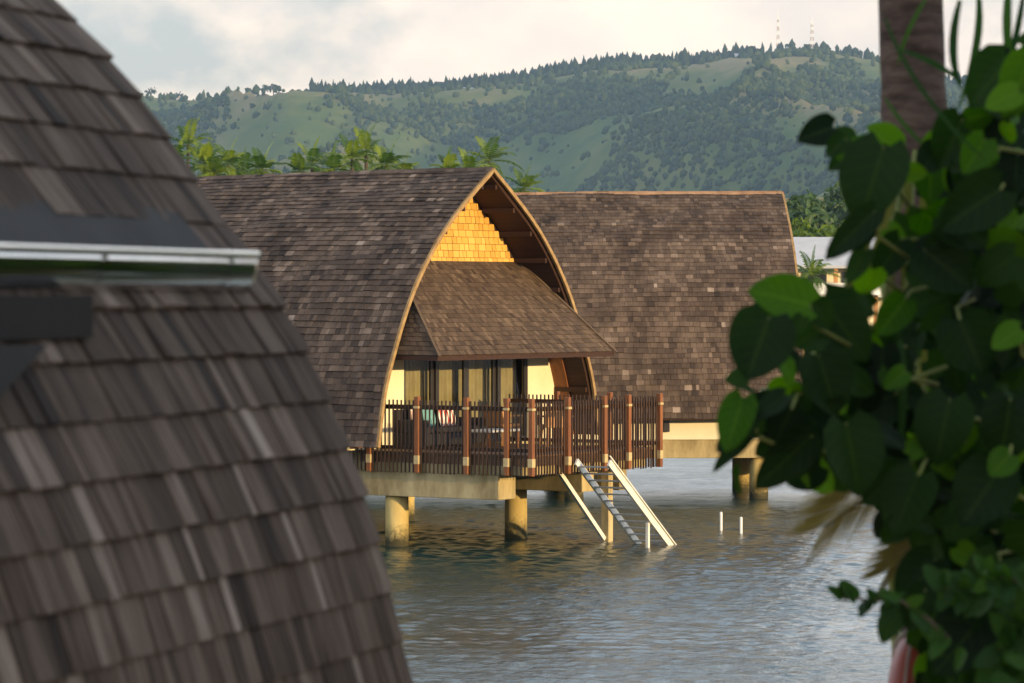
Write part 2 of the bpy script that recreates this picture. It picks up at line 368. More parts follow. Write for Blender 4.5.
    for i in range(npan):
        y0 = D0+i*pw; fr = MB(); off = -.06 if i % 2 else -.1
        for (a, b) in (((y0+.003, 1.92), (y0+.12, DT-.02)), ((y0+pw-.12, 1.92), (y0+pw-.003, DT-.02))): fr.span((W+off, a[0], a[1]), (W+off+.05, b[0], b[1]))
        fr.span((W+off, y0+.12, 1.92), (W+off+.05, y0+pw-.12, 2.0)); fr.span((W+off, y0+.12, DT-.12), (W+off+.05, y0+pw-.12, DT-.02))
        d = fr.build('sliding_door', M['dark_frame'], B)
        g = MB(); xg = W+off+.024; g.add([(xg, y0+.085, 2.0), (xg, y0+pw-.085, 2.0), (xg, y0+pw-.085, DT-.12), (xg, y0+.085, DT-.12)], [(0, 1, 2, 3)]); g.build('pane', M['glass'], d)
        c = MB(); N_ = 40; y0c, y1c = (y0+.02, y0+pw*.97)
        vs = []
        for k in range(N_+1):
            yy = y0c+(y1c-y0c)*k/N_; xx = W-.32+.035*math.sin(k*1.15)+.012*math.sin(k*2.9)
            vs += [(xx, yy, 1.92), (xx+.006, yy, DT-.03)]
        c.add(vs, [(2*k, 2*k+2, 2*k+3, 2*k+1) for k in range(N_)]); c.build('curtain', M['curtain'], B, True)
    mb = MB(); mb.span((W-.62, D0-.3, 1.89), (W-.6, D1+.3, DT+.3)); mb.build('dim_room_backing', M['room'], B)  # dark sheet with the dimness of the room put into its colour
    # visor roof: hipped lean-to over the doors
    zt, ze, te, h0, h1 = 5.7, 3.8, 1.08, 2.27, 3.25
    a, b, c, d = Vector((W+.02, VC-h0, zt)), Vector((W+.02, VC+h0, zt)), Vector((te, VC+h1, ze)), Vector((te, VC-h1, ze))
    e0, e1 = Vector((W+.02, VC-3.3, ze+.02)), Vector((W+.02, VC+3.3, ze+.02))
    mb = MB()
    def face_rows(A, Bp, C, Dp, rows, nrm):                    # shingles over the quad A-B (top) D-C (eave)
        for r in range(rows):
            f0, f1 = r/rows, (r+1)/rows; fu = max(f0-.5/rows, 0)
            l0, r0 = A.lerp(Dp, f1), Bp.lerp(C, f1); l1, r1 = A.lerp(Dp, fu), Bp.lerp(C, fu); wd = (r0-l0).length; s = 0
            while s < wd-.03:
                w = min(R.uniform(.06, .14), wd-s); x0, x1 = s/wd, (s+w)/wd; h = R.uniform(.016, .028)
                p0, p1, q0, q1 = l0.lerp(r0, x0), l0.lerp(r0, x1), l1.lerp(r1, x0), l1.lerp(r1, x1); rx = R.random()*40
                mb.add([p0+nrm*h, p1+nrm*h, q1+nrm*.003, q0+nrm*.003, p0-nrm*.004, p1-nrm*.004], [(0, 1, 2, 3), (4, 5, 1, 0), (4, 0, 3), (5, 2, 1)], .38+R.gauss(0, .15),
                       [(rx, 0, 0), (rx+w, 0, 0), (rx+w, .2, 0), (rx, .2, 0), (rx, 0, 0), (rx+w, 0, 0)])
                s += w
    nf = (c-a).cross(b-a).normalized(); nf = nf if nf.z > 0 else -nf
    face_rows(a, b, c, d, 21, nf)
    for (tp, eo, ei, sg) in ((a, d, e0, -1), (b, c, e1, 1)):
        nn = (eo-tp).cross(ei-tp).normalized(); nn = nn if nn.z > 0 else -nn
        face_rows(tp.lerp(ei, .002), tp, eo, ei, 21, nn)
    vr = mb.build('visor_roof', M['visor'], B)
    mb = MB(); dz = Vector((0, 0, -.1))
    P = [a, b, c, d, e0, e1]; Q = [p-Vector((0, 0, .012)) for p in P]+[p+dz for p in P]
    mb.add(Q, [(0, 1, 2, 3), (1, 5, 2), (0, 3, 4), (6, 9, 8, 7), (7, 8, 11), (6, 10, 9), (3, 2, 8, 9), (2, 5, 11, 8), (4, 3, 9, 10)])
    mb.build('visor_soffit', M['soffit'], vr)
    mb = MB()
    for (tp, eo) in ((a, d), (b, c)): mb = MB(); mb.bar(tp+nf*.03, eo+nf*.03+(eo-tp).normalized()*.05, .07, .025, nf); mb.build('hip_cap', M['visor'], vr)
    # substructure
    for k, (y0, y1, t1) in enumerate(((-.3, .3, 2.65), (3.0, 3.6, 2.45), (4.02, 4.3, 2.7), (6.2, 6.8, -.6))):
        mb = MB(); t0 = T0+.5 if k != 2 else -.6
        mb.span((t0, y0, 1.012), (t1, y1, 1.498)); mb.build('beam', M['concrete'], B, bevel=.015)
    for (t, v) in pile_rows:
        mb = MB(); mb.tube([(t, v, -1.5), (t, v, -.1), (t, v, .35), (t, v, 1.008)], [.235, .235, .232, .23], 28); mb.build('pile', M['pile'], B, True)
    # deck
    V0, V1, TF = -.33, 4.2, 3.42
    mb = MB(); mb.span((W+.01, V0+.02, 1.502), (TF-.2, V1-.02, 1.68)); mb.build('deck_slab', M['concrete'], B)
    mb = MB(); y = V0
    mb.span((W+.02, V0+.03, 1.683), (TF-.03, V0+.09, 1.86)); mb.span((TF-.1, V0+.1, 1.683), (TF-.03, V1-.03, 1.86)); mb.span((W+.02, V1-.09, 1.683), (TF-.11, V1-.03, 1.86))
    while y < V1-.02:
        mb.span((W+.02, y, 1.864), (TF, min(y+.135, V1), 1.9), .5); y += .142
    mb.build('deck', M['deckboard'], B)
    # railings (slats in each railing's own mesh, posts and shoes below it)
    VR, TR, VRR = -.42, 3.5, 4.28
    def railing(p, q, posts, shrink=True):
        p, q = Vector(p), Vector(q); d = (q-p); L = d.length; d.normalize(); nrm = Vector((d.y, -d.x, 0)); mb = MB()
        s = .06
        while s < L-.03:
            if all(abs(s-k) > .085 for k in posts):
                c = p+d*s; zb = 1.5+R.uniform(-.012, .012); mb.bar((c.x, c.y, zb), (c.x, c.y, 2.93+R.uniform(-.004, .004)), .022, .03, nrm)
            s += .098
        for z, hh in ((2.79, .09), (1.99, .07)): mb.bar(Vector((p.x, p.y, z))-nrm*.045, Vector((q.x, q.y, z))-nrm*.045, .04, hh)
        r = mb.build('railing', M['baluster'], B)
        for k in posts:
            c = p+d*k; mb = MB(); mb.box((c.x, c.y, (1.5+3.0)/2), (.1, .1, 1.5)); mb.build('post', M['timber'], r, bevel=.008)
            mb = MB(); mb.box((c.x, c.y, 1.755), (.112, .112, .17)); mb.build('post_shoe', M['shoe'], r, bevel=.005); mb = MB(); mb.box((c.x, c.y, 2.79), (.118, .118, .045)); mb.build('post_plate', M['shoe'], r)
    railing((rail0, VR, 0), (TR, VR, 0), [k-2.3-rail0 for k in (1.93, 3.1, 4.28, 5.23, 5.8) if k-2.3-rail0 > -.1])
    railing((TR, VR, 0), (TR, VRR, 0), [1.28, 2.6, 3.5, 4.7])
    railing((TR, VRR, 0), (-.3, VRR, 0), [1.2, 2.5])
    # stairs that run down into the water along the deck front
    st = None; ti, to_ = 3.62, 4.38; va, vb = .98, 3.52; za, zb_ = 1.74, -.2
    for t in (ti, to_):
        mb = MB(); mb.bar((t, va, za), (t, vb, zb_), .05, .14); o = mb.build('stringer', M['alu'], st if st else B, bevel=.006)
        if st is None: o.name = 'stairs'; st = o
    for k in range(13):
        f = (k+.5)/13.6; mb = MB(); mb.box(((ti+to_)/2, va+(vb-va)*f, za+(zb_-za)*f-.03), (to_-ti-.055, .12, .028)); mb.build('tread', M['tread'], st)
    mb = MB(); mb.bar((to_+.05, va-.05, za+.13), (to_+.05, vb+.02, zb_+.09), .022, .022); mb.build('handrail', M['alu'], st)
    for (t, v) in ((to_-.06, 2.5),):
        z = za+(zb_-za)*(v-va)/(vb-va)-.09; mb = MB(); mb.box((t, v, (z-.9)/2), (.06, .06, z+.9)); mb.build('stair_leg', M['alu'], st)
    mb = MB(); mb.box((2.73, 3.5, .2), (.17, .17, 2.4)); mb.build('stair_post', M['concrete'], B)
    mb = MB(); mb.bar((2.72, 1.75, 1.47), (2.72, 3.4, .05), .07, .09); mb.build('brace', M['alu'], B)
    return B
H1 = make_bungalow((-2.29, 71.7, 0), math.radians(-34), 'brown shingled overwater bungalow with golden arched gable and stairs into the lagoon', 3,
                   [(0, 0), (.64, 3.29), (-4.5, 0), (-4.5, 3.29), (-4.5, 6.5), (-9, 0), (-9, 3.29), (-9, 6.5)], -2.3)
H2 = make_bungalow((6.9, 88.36, 0), math.radians(3.8), 'overwater bungalow side on behind the arched one, long brown roof above a cream wall', 11,
                   [(-.85, 0), (-.85, 3.29), (-5.4, 0), (-5.4, 3.29), (-5.4, 6.5), (-9.6, 0), (-9.6, 3.29)], .75)
mb = MB(); mb.span((-3.25, -.45, 1.66), (-3.09, -.36, 2.0)); mb.span((-3.26, -.46, 2.001), (-3.08, -.355, 2.02))
w = mb.build('wall_lamp', M['dark_frame'], H2, bevel=.01)

# ------------------------------------------------------------------ things on the near deck (placed in the bungalow's axes)
RM = Matrix.Translation(H1.location) @ Matrix.Rotation(math.radians(-34), 4, 'Z')
def deckpt(t, v, z=1.9): return RM @ Vector((t, v, z))
def on_deck(name, t, v, rz, label, cat, group=None): return tag(empty(name, deckpt(t, v), math.radians(-34)+rz), label, cat, group)
sofa = on_deck('sofa', -.3, 1.9, 0, 'dark wicker sofa against the curtained doors on the deck', 'sofa')
mb = MB(); mb.span((-.42, -1.05, .06), (.4, 1.05, .3)); mb.span((-.42, -1.05, .3), (-.3, 1.05, .78)); mb.build('frame', M['fabric_dark'], sofa, bevel=.02)
for s in (-1, 1):
    mb = MB(); mb.span((-.29, s*1.05, .3), (.4, s*.93, .58)); mb.build('arm', M['fabric_dark'], sofa, bevel=.02)
mb = MB(); mb.span((-.28, -.91, .305), (.38, .91, .42)); mb.build('seat_cushion', M['fabric_dark'], sofa, bevel=.04)
for (v, m_, w_, lab, tl) in ((1.2, 'rose', .4, 'rose patterned cushion at the left end of the dark sofa', .25), (1.66, 'teal', .44, 'teal cushion in the middle of the dark sofa', .1), (2.3, 'stripe', .62, 'red and white striped cushion on the dark sofa', .05)):
    mb = MB(); n = 9; vs = []; fs = []
    for sd in (1, -1):
        for i in range(n):
            for j in range(n):
                a_, b_ = i/(n-1)*2-1, j/(n-1)*2-1; puff = .085*(1-a_**4)*(1-b_**4); pinch = 1-.06*(a_*a_*b_*b_)
                vs.append((sd*puff, a_*w_/2*pinch, b_*.21*pinch))
    for s_ in range(2):
        for i in range(n-1):
            for j in range(n-1):
                k = s_*n*n+i*n+j; q = (k, k+n, k+n+1, k+1); fs.append(q if s_ == 0 else q[::-1])
    mb.add(vs, fs); o = mb.build('cushion', M[m_], None, True); o.location = deckpt(-.4, v, 1.9+.61); o.rotation_euler = (0, -.2, math.radians(-34)+tl)
    tag(o, lab, 'cushion', 'cushions on the deck sofa')
tb = on_deck('coffee_table', .95, 2.0, 0, 'low table with pale top beside the sofa on the deck', 'table')
mb = MB(); mb.box((0, 0, .36), (.62, 1.1, .05)); mb.build('table_top', M['tabletop'], tb, bevel=.01)
for sx in (-1, 1):
    for sy in (-1, 1):
        mb = MB(); mb.box((sx*.26, sy*.48, .165), (.05, .05, .33)); mb.build('leg', M['timber'], tb)
def chair(t, v, rz, lab):
    c = on_deck('deck_chair', t, v, rz, lab, 'chair', 'wooden chairs on the deck')
    mb = MB(); mb.box((0, 0, .42), (.56, .56, .06)); mb.build('seat', M['teak'], c, bevel=.01)
    mb = MB(); mb.box((-.27, 0, .62), (.045, .56, .4), Matrix.Rotation(-.15, 3, 'Y')); mb.build('backrest', M['teak'], c, bevel=.01)
    for sx in (-1, 1):
        for sy in (-1, 1):
            mb = MB(); mb.bar((sx*.2, sy*.22, .4), (sx*.27, sy*.25, 0), .05, .05); mb.build('leg', M['teak'], c)
    for sy in (-1, 1):
        mb = MB(); mb.box((0, sy*.28, .62), (.52, .06, .035)); mb.box((.23, sy*.28, .515), (.045, .045, .17)); mb.build('arm', M['teak'], c)
chair(.35, 3.25, math.radians(80), 'orange teak armchair beside the low table, nearer the doors')
chair(1.5, 3.45, math.radians(140), 'orange teak armchair turned to the railing, beside the stair gate')

# white marker poles in the lagoon
for (x, y, yt, lab) in ((721, 531, 512, 'taller white pole sticking out of the water, the one nearer the stairs'), (741, 534, 517, 'shorter white pole sticking out of the water, farther from the stairs')):
    Y = CH*F/(y-HY); p = at(x, y, Y); zt = CH-(yt-HY)/F*Y
    mb = MB(); mb.tube([(0, 0, -1.2), (0, 0, zt-.02), (0, 0, zt)], [.03, .03, .022], 12); o = mb.build('marker_pole', M['white'], None, True); o.location = (p.x, p.y, 0)
    tag(o, lab, 'pole', 'white poles in the lagoon')

# ------------------------------------------------------------------ near roof at the left, in shade
d1 = Vector((1018, 3600, 0)).normalized(); nr = Vector((d1.y, -d1.x, 0)); YV = 9.0
V0p = Vector(((300-CX)/F*YV, YV, 0))
def verge(x, y):
    k = V0p.dot(d1)/((x-CX)/F*d1.x+d1.y); p = at(x, y, k); return (p-V0p).dot(nr), p.z
vp = [(-150, -190), (-66, -110), (10, -40), (75, 25), (110, 62), (140, 101), (167, 142), (193, 184), (224, 228), (253, 268), (281, 310), (303, 355), (325, 403), (346, 450), (362, 497), (376, 543), (387, 592), (398, 640), (408, 690), (416, 740), (423, 790), (428, 840)]
wz = [verge(*p) for p in vp]
NP = Profile(wz); cuts = [float(NP.d[np.argmin((NP.p[:, 0]-a)**2+(NP.p[:, 1]-b)**2)]) for a, b in wz]
GS = empty('shingled_hut', V0p, math.atan2(d1.y, d1.x)); tag(GS, 'dark curved shingle roof of a nearby hut with a steel gutter, close at the left', 'hut')
# local axes: x along the ridge (d1), y = left of d1, so outward is -y
R = random.Random(5); mb = MB()
def nplace(u, o, z): return (u, -o, z)
def pix_local(u, o, z): p = V0p+d1*u+nr*o; return CX+F*p.x/p.y, HY-F*(z-CH)/p.y
shingle_surface(mb, NP, -4.2, 0, cuts, nplace, .019, (.025, .095), R, .08, .0015, spread=.13, jit=.0022)
nroof = mb.build('roof', M['shingle_near'], GS)
mb = MB(); vs, fs = [], []; n = 70
for i in range(n+1):
    a = i*NP.L/n; q, nn = NP.pos(a), NP.nrm(a)
    for u in (-4.2, -.01): vs += [(u, -q[0], q[1]-.003), (u, -(q[0]-nn[0]*.1), q[1]-nn[1]*.1)]
for i in range(n):
    k, j = 4*i, 4*i+4; fs += [(k, k+2, j+2, j), (k+1, j+1, j+3, k+3), (k+2, k+3, j+3, j+2), (k, j, j+1, k+1)]
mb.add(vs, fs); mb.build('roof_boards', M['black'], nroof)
top = NP.pos(0); mb = MB(); wd = 3.4
mb.add([(-4.2, -top[0], top[1]), (-.01, -top[0], top[1]), (-.01, -top[0]+.9, top[1]+.5), (-4.2, -top[0]+.9, top[1]+.5), (-4.2, -top[0]+3.6, top[1]-2.4), (-.01, -top[0]+3.6, top[1]-2.4), (-4.2, -top[0]+4.1, .8), (-.01, -top[0]+4.1, .8)],
       [(0, 1, 2, 3), (3, 2, 5, 4), (4, 5, 7, 6)], .4); mb.build('far_slope', M['shingle_near'], GS)
bot = NP.pos(NP.L); mb = MB(); mb.span((-4.1, -bot[0]+.25, .8), (-.25, -bot[0]+.4, bot[1]+.3)); mb.build('wall', M['cream'], GS)
# gutter
gx, gy = 253, 268; kk = V0p.dot(d1)/((gx-CX)/F*d1.x+d1.y); gp = at(gx, gy, kk); go = (gp-V0p).dot(nr)+.05; gz = gp.z+.027; gr = .05; ge = -.1
GD = 1.8
def s_for_px(x, o): return min(((abs(pix_local(s, o, gz)[0]-x), s) for s in np.linspace(-3.5, 0, 1400)))[1]
ge = s_for_px(238, go)
mb = MB(); vs, fs = [], []; n = 18
for u in (-4.2, ge):
    for rr in (gr, gr-.004):
        for k in range(n+1):
            t = math.pi*k/n; vs.append((u, -(go+rr*math.cos(t)), gz-rr*GD*math.sin(t)**.8))
m_ = n+1
for k in range(n): fs += [(k, k+1, 2*m_+k+1, 2*m_+k), (m_+k, 3*m_+k, 3*m_+k+1, m_+k+1)]
fs += [(0, 2*m_, 3*m_, m_), (n, m_+n, 3*m_+n, 2*m_+n)]
mb.add(vs, fs)
mb.tube([(-4.2, -(go+gr), gz+.004), (ge, -(go+gr), gz+.004)], .0085, 10)
gut = mb.build('gutter', M['steel'], GS, True)
mb = MB(); pts = [(ge, -(go+(gr+.002)*math.cos(math.pi*k/n)), gz-(gr+.002)*GD*abs(math.sin(math.pi*k/n))**.8) for k in range(n+1)]; mb.prism(pts, (1, 0, 0), .004); mb.build('end_cap', M['steel'], gut)
for x in (212, 84):
    s = s_for_px(x, go); mb = MB(); vs = []
    for u in (s-.008, s+.008):
        for k in range(n+1):
            t = math.pi*k/n; vs.append((u, -(go+(gr+.0035)*math.cos(t)), gz-(gr+.0035)*GD*abs(math.sin(t))**.8))
    mb.add(vs, [(k, k+1, m_+k+1, m_+k) for k in range(n)]); mb.build('gutter_strap', M['steel'], gut, True)
hi = NP.pos(float(np.interp(212, [p[1] for p in vp], cuts)))
mb = MB(); e_ = s_for_px(205, go-.06)
mb.prism([(-4.2, -(go-.045), gz+.012), (-4.2, -(hi[0]+.02), hi[1]), (-4.2, -(hi[0]+.004), hi[1]-.0), (-4.2, -(go-.06), gz+.0)], (1, 0, 0), e_+4.2); mb.build('flashing', M['flash'], GS)
mb = MB(); e_ = s_for_px(56, go)
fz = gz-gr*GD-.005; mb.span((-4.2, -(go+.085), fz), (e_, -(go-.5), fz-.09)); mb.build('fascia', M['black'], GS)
# dark opening under the fascia: a black panel stands in for its shadowed void
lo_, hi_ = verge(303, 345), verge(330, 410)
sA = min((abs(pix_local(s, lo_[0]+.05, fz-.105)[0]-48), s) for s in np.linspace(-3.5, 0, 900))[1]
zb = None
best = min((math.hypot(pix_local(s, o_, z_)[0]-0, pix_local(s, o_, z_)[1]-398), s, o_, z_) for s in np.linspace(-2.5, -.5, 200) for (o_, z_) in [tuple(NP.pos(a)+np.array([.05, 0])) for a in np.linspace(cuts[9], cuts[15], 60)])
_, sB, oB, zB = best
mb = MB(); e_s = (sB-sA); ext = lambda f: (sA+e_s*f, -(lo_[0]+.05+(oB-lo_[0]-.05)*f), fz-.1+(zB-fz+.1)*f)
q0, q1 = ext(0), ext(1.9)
mb.prism([q0, q1, (-4.2, q1[1], q1[2]), (-4.2, q0[1], q0[2])], (0, 1, 0), .3); mb.build('void_shade_panel', M['black'], GS)

# ------------------------------------------------------------------ foliage helpers
def heart(mb, base, tip, wid, nrm, tone=.5, fold=.25, droop=.15, heartness=1.0, R=random):
    base, tip = Vector(base), Vector(tip); ax = tip-base; L = ax.length; ax.normalize(); nrm = Vector(nrm); nrm = (nrm-ax*nrm.dot(ax)).normalized(); sd = ax.cross(nrm)
    rows = 9; vs, fs, gr = [], [], []
    for i in range(rows):
        f = i/(rows-1)
        w = wid/2*(math.sin(math.pi*min(f*.84+.16, 1))**.62 if f < .999 else 0)*(1.1-.3*f)
        if i == 0: w = wid*.22
        back = .16*L*heartness*(1-f)**4
        for j in range(5):
            g = j/2-1; x = f*L-(abs(g)**1.2)*back*(1.0); z = abs(g)*w*fold-droop*L*f*f+.05*L*math.sin(f*9+j*1.7+tone*20)*abs(g)*.5
            vs.append(base+ax*x+sd*(g*w)+nrm*(z-.1*w*g*g*math.sin(tone*9))); gr.append((g, f, 0))
    for i in range(rows-1):
        for j in range(4): k = i*5+j; fs.append((k, k+1, k+6, k+5))
    mb.add(vs, fs, tone, gr)
def frond(mb, base, dirv, length, up, R, nl=22, leaf=.5, droop=.6, width=.05, tone=.5, vee=.5):
    base = Vector(base); d = Vector(dirv).normalized(); up = Vector((0, 0, 1)); pts = []; p = base.copy(); cur = d.copy()
    for i in range(nl+1):
        pts.append(p.copy()); cur = (cur+Vector((0, 0, -droop/nl*(.4+1.6*i/nl)))).normalized(); p += cur*(length/nl)
    mb.tube(pts[::3]+[pts[-1]], [max(.035*length/3*(1-k/(nl/3+1)), .006) for k in range(len(pts[::3])+1)], 5)
    for i in range(2, nl+1):
        f = i/nl; t = (pts[i]-pts[i-1]).normalized(); sd = t.cross(up); sd = sd.normalized() if sd.length > .05 else Vector((1, 0, 0)); ll = leaf*(math.sin(math.pi*min(.12+f*.86, 1))**.6)*R.uniform(.85, 1.15)
        nn = sd.cross(t)
        for s in (-1, 1):
            dr = (sd*s+t*(.45+.5*f)+nn*vee*R.uniform(.3, 1)+Vector((0, 0, -.12))).normalized(); q = pts[i]; m1 = q+dr*ll*.55+Vector((0, 0, -.04*ll)); e = q+dr*ll+Vector((0, 0, -.33*ll*R.uniform(.5, 1.3)))
            w = t*width*ll
            mb.add([q-w*.4, q+w*.4, m1+w, m1-w, e], [(0, 1, 2, 3), (3, 2, 4)], tone+R.gauss(0, .12))
def palm(px, ytop, Y, base_z, label, seed, fl=2.6, nf=17, group=None, rad=.14, lean=(0, 0), name='palm_tree', leaf=.75):
    R = random.Random(seed); c = at(px, ytop, Y); top = c.z-fl*.45; t = empty(name, (c.x, c.y, base_z)); tag(t, label, 'palm tree', group)
    H = top-base_z; mb = MB(); mb.tube([(lean[0]*(1-k/7)**2*-1+lean[0], lean[1]*k/7, H*k/7) for k in range(8)], [rad*(1.25-.5*k/7) for k in range(8)], 12); mb.build('trunk', M['bark'], t, True)
    mb = MB()
    for k in range(nf):
        az = k*2.399+R.uniform(-.3, .3); el = math.radians(80-110*(k/nf)**.9+R.uniform(-8, 8))
        frond(mb, (lean[0], lean[1], H), (math.cos(az)*math.cos(el), math.sin(az)*math.cos(el), math.sin(el)), fl*R.uniform(.85, 1.15), None, R, 17, leaf*.9, 1.05, .13, R.uniform(-.3, 1.1), .15)
    mb.build('crown', M['frond'], t); return t
def bush_tree(loc, h, rad, label, seed, n, leafsize, mname='canopy', name='broadleaf_tree', cat='tree', group=None, trunk_r=.15, squash=.85, clumps=14, low=.35):
    R = random.Random(seed); t = empty(name, loc); tag(t, label, cat, group); cz = h-rad*squash
    mb = MB(); mb.tube([(0, 0, -.3), (.06*h*.1, 0, cz*.5), (0, 0, cz)], [trunk_r*1.3, trunk_r, trunk_r*.7], 9)
    C = []
    for k in range(clumps):
        d = Vector((R.gauss(0, 1), R.gauss(0, 1), R.gauss(0, .8))).normalized()*rad*R.uniform(.35, .85); d.z = max(d.z*squash, -rad*low); C.append((Vector((0, 0, cz))+d, rad*R.uniform(.28, .5)))
        if k < 7: mb.tube([(0, 0, cz*R.uniform(.55, .9)), Vector((0, 0, cz))+d*.5, Vector((0, 0, cz))+d], [trunk_r*.5, trunk_r*.32, trunk_r*.12], 6)
    mb.build('trunk', M['treebark'], t, True)
    mb = MB()
    for i in range(n):
        c, r = C[R.randrange(len(C))]; d = Vector((R.gauss(0, 1), R.gauss(0, 1), R.gauss(0, 1))).normalized(); p = c+d*r*R.random()**.4
        a = (d+Vector((R.gauss(0, .6), R.gauss(0, .6), R.gauss(0, .6)))).normalized(); x = a.orthogonal().normalized(); x.rotate(Matrix.Rotation(R.random()*6.28, 3, a)); y = a.cross(x); s = leafsize*R.uniform(.6, 1.3)
        mb.add([p-x*s, p-y*s*.45+a*s*.1, p+x*s, p+y*s*.45+a*s*.1], [(0, 1, 2, 3)], .45+.35*((p.x*1.7+p.z) % 1-.5)+R.gauss(0, .15))
    mb.build('crown', M[mname], t); return t

# ------------------------------------------------------------------ climbing plant, palm trunk and shrubs at the right, close by
GZ = .8
R = random.Random(21)
YT = 12.0; pc = at(925, 60, YT)
pt = empty('palm_tree', (pc.x, pc.y, GZ)); tag(pt, 'thick grey-brown palm trunk rising out of the dark climbing leaves', 'palm tree')
mb = MB(); H = 9.0; pts, rr = [], []
for k in range(120):
    f = k/119; z = f*H; pts.append((.012*math.sin(f*9)-.027-.3*(f-.55), .03*f, z)); rr.append((.125-.03*f)*(1+.018*math.sin(k*2.1)+.02*((k % 4) == 0)))
mb.tube(pts, rr, 22); mb.build('trunk', M['bark'], pt, True)
mb = MB()
for k in range(20):
    az = k*2.399; el = math.radians(75-100*k/20); frond(mb, pts[-1], (math.cos(az)*math.cos(el), math.sin(az)*math.cos(el), math.sin(el)), 2.6, None, R, 22, .6, .7, .05, R.uniform(.2, .7))
mb.build('crown', M['frond'], pt)
vine = empty('climbing_vine', (pc.x, pc.y, GZ)); tag(vine, 'dark climbing plant with big heart shaped leaves wrapped round the palm trunk', 'vine')
inv = lambda p: Vector(p)-Vector((pc.x, pc.y, GZ))
mb = MB(); mp_ = MB(); stems = MB()
hand = [((884, 148), (850, 243), 82, 9.6, 0, .45), ((882, 152), (826, 156), 46, 9.9, 1, .3), ((895, 150), (862, 118), 40, 9.8, 1, .7), ((874, 212), (814, 270), 36, 9.4, 0, .3), ((818, 305), (743, 284), 58, 9.3, 1, .4), ((778, 318), (750, 396), 78, 9.1, 0, .3),
        ((832, 300), (890, 376), 64, 9.5, 0, .35), ((828, 356), (852, 430), 66, 9.3, 0, .3), ((752, 398), (730, 466), 44, 9.2, 1, .2), ((758, 436), (711, 480), 20, 9.3, 0, .4), ((820, 436), (750, 503), 50, 9.4, 0, .25), ((846, 424), (866, 514), 74, 9.2, 0, .4),
        ((918, 476), (886, 550), 66, 9.4, 0, .5), ((790, 405), (740, 425), 44, 9.5, 0, .3), ((812, 398), (795, 462), 60, 9.6, 0, .3), ((895, 395), (838, 415), 62, 9.7, 0, .3), ((945, 215), (1000, 250), 62, 9.6, 0, .4), ((1000, 190), (925, 238), 66, 9.5, 0, .35),
        ((935, 560), (890, 620), 60, 9.6, 0, .3), ((1008, 60), (960, 118), 62, 9.6, 0, .6), ((1030, 60), (1000, 130), 60, 9.5, 1, .4), ((925, 250), (985, 300), 66, 9.6, 0, .3), ((962, 120), (935, 180), 60, 9.7, 0, .5), ((905, 300), (870, 345), 40, 9.8, 1, .2),
        ((900, 240), (868, 290), 40, 9.9, 0, .3), ((960, 320), (990, 390), 70, 9.6, 0, .3), ((1000, 560), (960, 640), 76, 9.4, 0, .5), ((870, 350), (925, 400), 60, 9.9, 0, .4), ((990, 610), (918, 690), 84, 9.3, 0, .2), ((960, 640), (935, 720), 70, 9.5, 0, .4), ((925, 590), (905, 640), 40, 9.4, 0, .3), ((1015, 620), (985, 700), 80, 9.3, 0, .5), ((1000, 470), (950, 540), 76, 9.4, 0, .3), ((950, 400), (930, 480), 70, 9.5, 0, .45), ((1010, 400), (1000, 480), 74, 9.4, 0, .2)]
hand += [((760, 420), (728, 448), 26, 9.3, 0, .5), ((775, 398), (752, 440), 34, 9.5, 0, .2), ((800, 330), (772, 300), 30, 9.6, 0, .6), ((845, 140), (822, 160), 26, 9.7, 0, .5), ((866, 250), (842, 292), 26, 9.5, 0, .6), ((800, 410), (776, 462), 44, 9.4, 0, .15), ((842, 330), (812, 372), 36, 9.6, 0, .4), ((1018, 92), (978, 110), 34, 9.4, 1, .8), ((985, 140), (958, 182), 40, 9.5, 1, .3), ((1020, 330), (985, 350), 34, 9.4, 1, .5), ((905, 372), (880, 392), 26, 9.4, 1, .2), ((1010, 455), (985, 480), 36, 9.3, 1, .3)]
for (b, t, w, Y, pale, tn) in hand:
    if b[0] < 836: b, t = (b[0]-9, b[1]), (t[0]-9, t[1])
    B_, T_ = inv(at(b[0], b[1], Y)), inv(at(t[0], t[1], Y-.03)); nn = Vector((R.uniform(-.35, .35), -1, R.uniform(.1, .55)))
    T_ = B_+(T_-B_)*.8; heart(mp_ if pale else mb, B_, T_, w*.88/F*Y, nn, tn, R.uniform(.15, .5), R.uniform(.02, .2), 1, R)
    for q in range(3 if w > 40 else 1):
        s_ = R.uniform(.06, .11); P2_ = B_.lerp(T_, R.uniform(-.2, .9))+Vector((R.uniform(-.03, .09), R.uniform(.03, .2), R.uniform(-.06, .08))); a2 = Vector((R.gauss(-.3, .7), R.gauss(0, .4), R.gauss(-.6, .5))).normalized()
        heart(mp_ if R.random() < .2 else mb, P2_, P2_+a2*s_, s_*R.uniform(.75, 1), Vector((R.gauss(0, .5), -1, R.gauss(.3, .4))), R.uniform(-.1, 1), R.uniform(.1, .5), R.uniform(.02, .25), 1, R)
    j = Vector((R.uniform(.0, .1), R.uniform(.1, .5), R.uniform(-.15, .1))); stems.tube([B_+j+Vector((.08, 0, 0)), B_+j*.5, B_], [.006, .005, .004], 6)
xb = lambda y: np.interp(y, [0, 60, 110, 150, 200, 260, 330, 400, 470, 520, 560, 600, 690, 760], [1000, 985, 965, 925, 905, 895, 890, 800, 810, 905, 915, 905, 915, 920])
n = 0
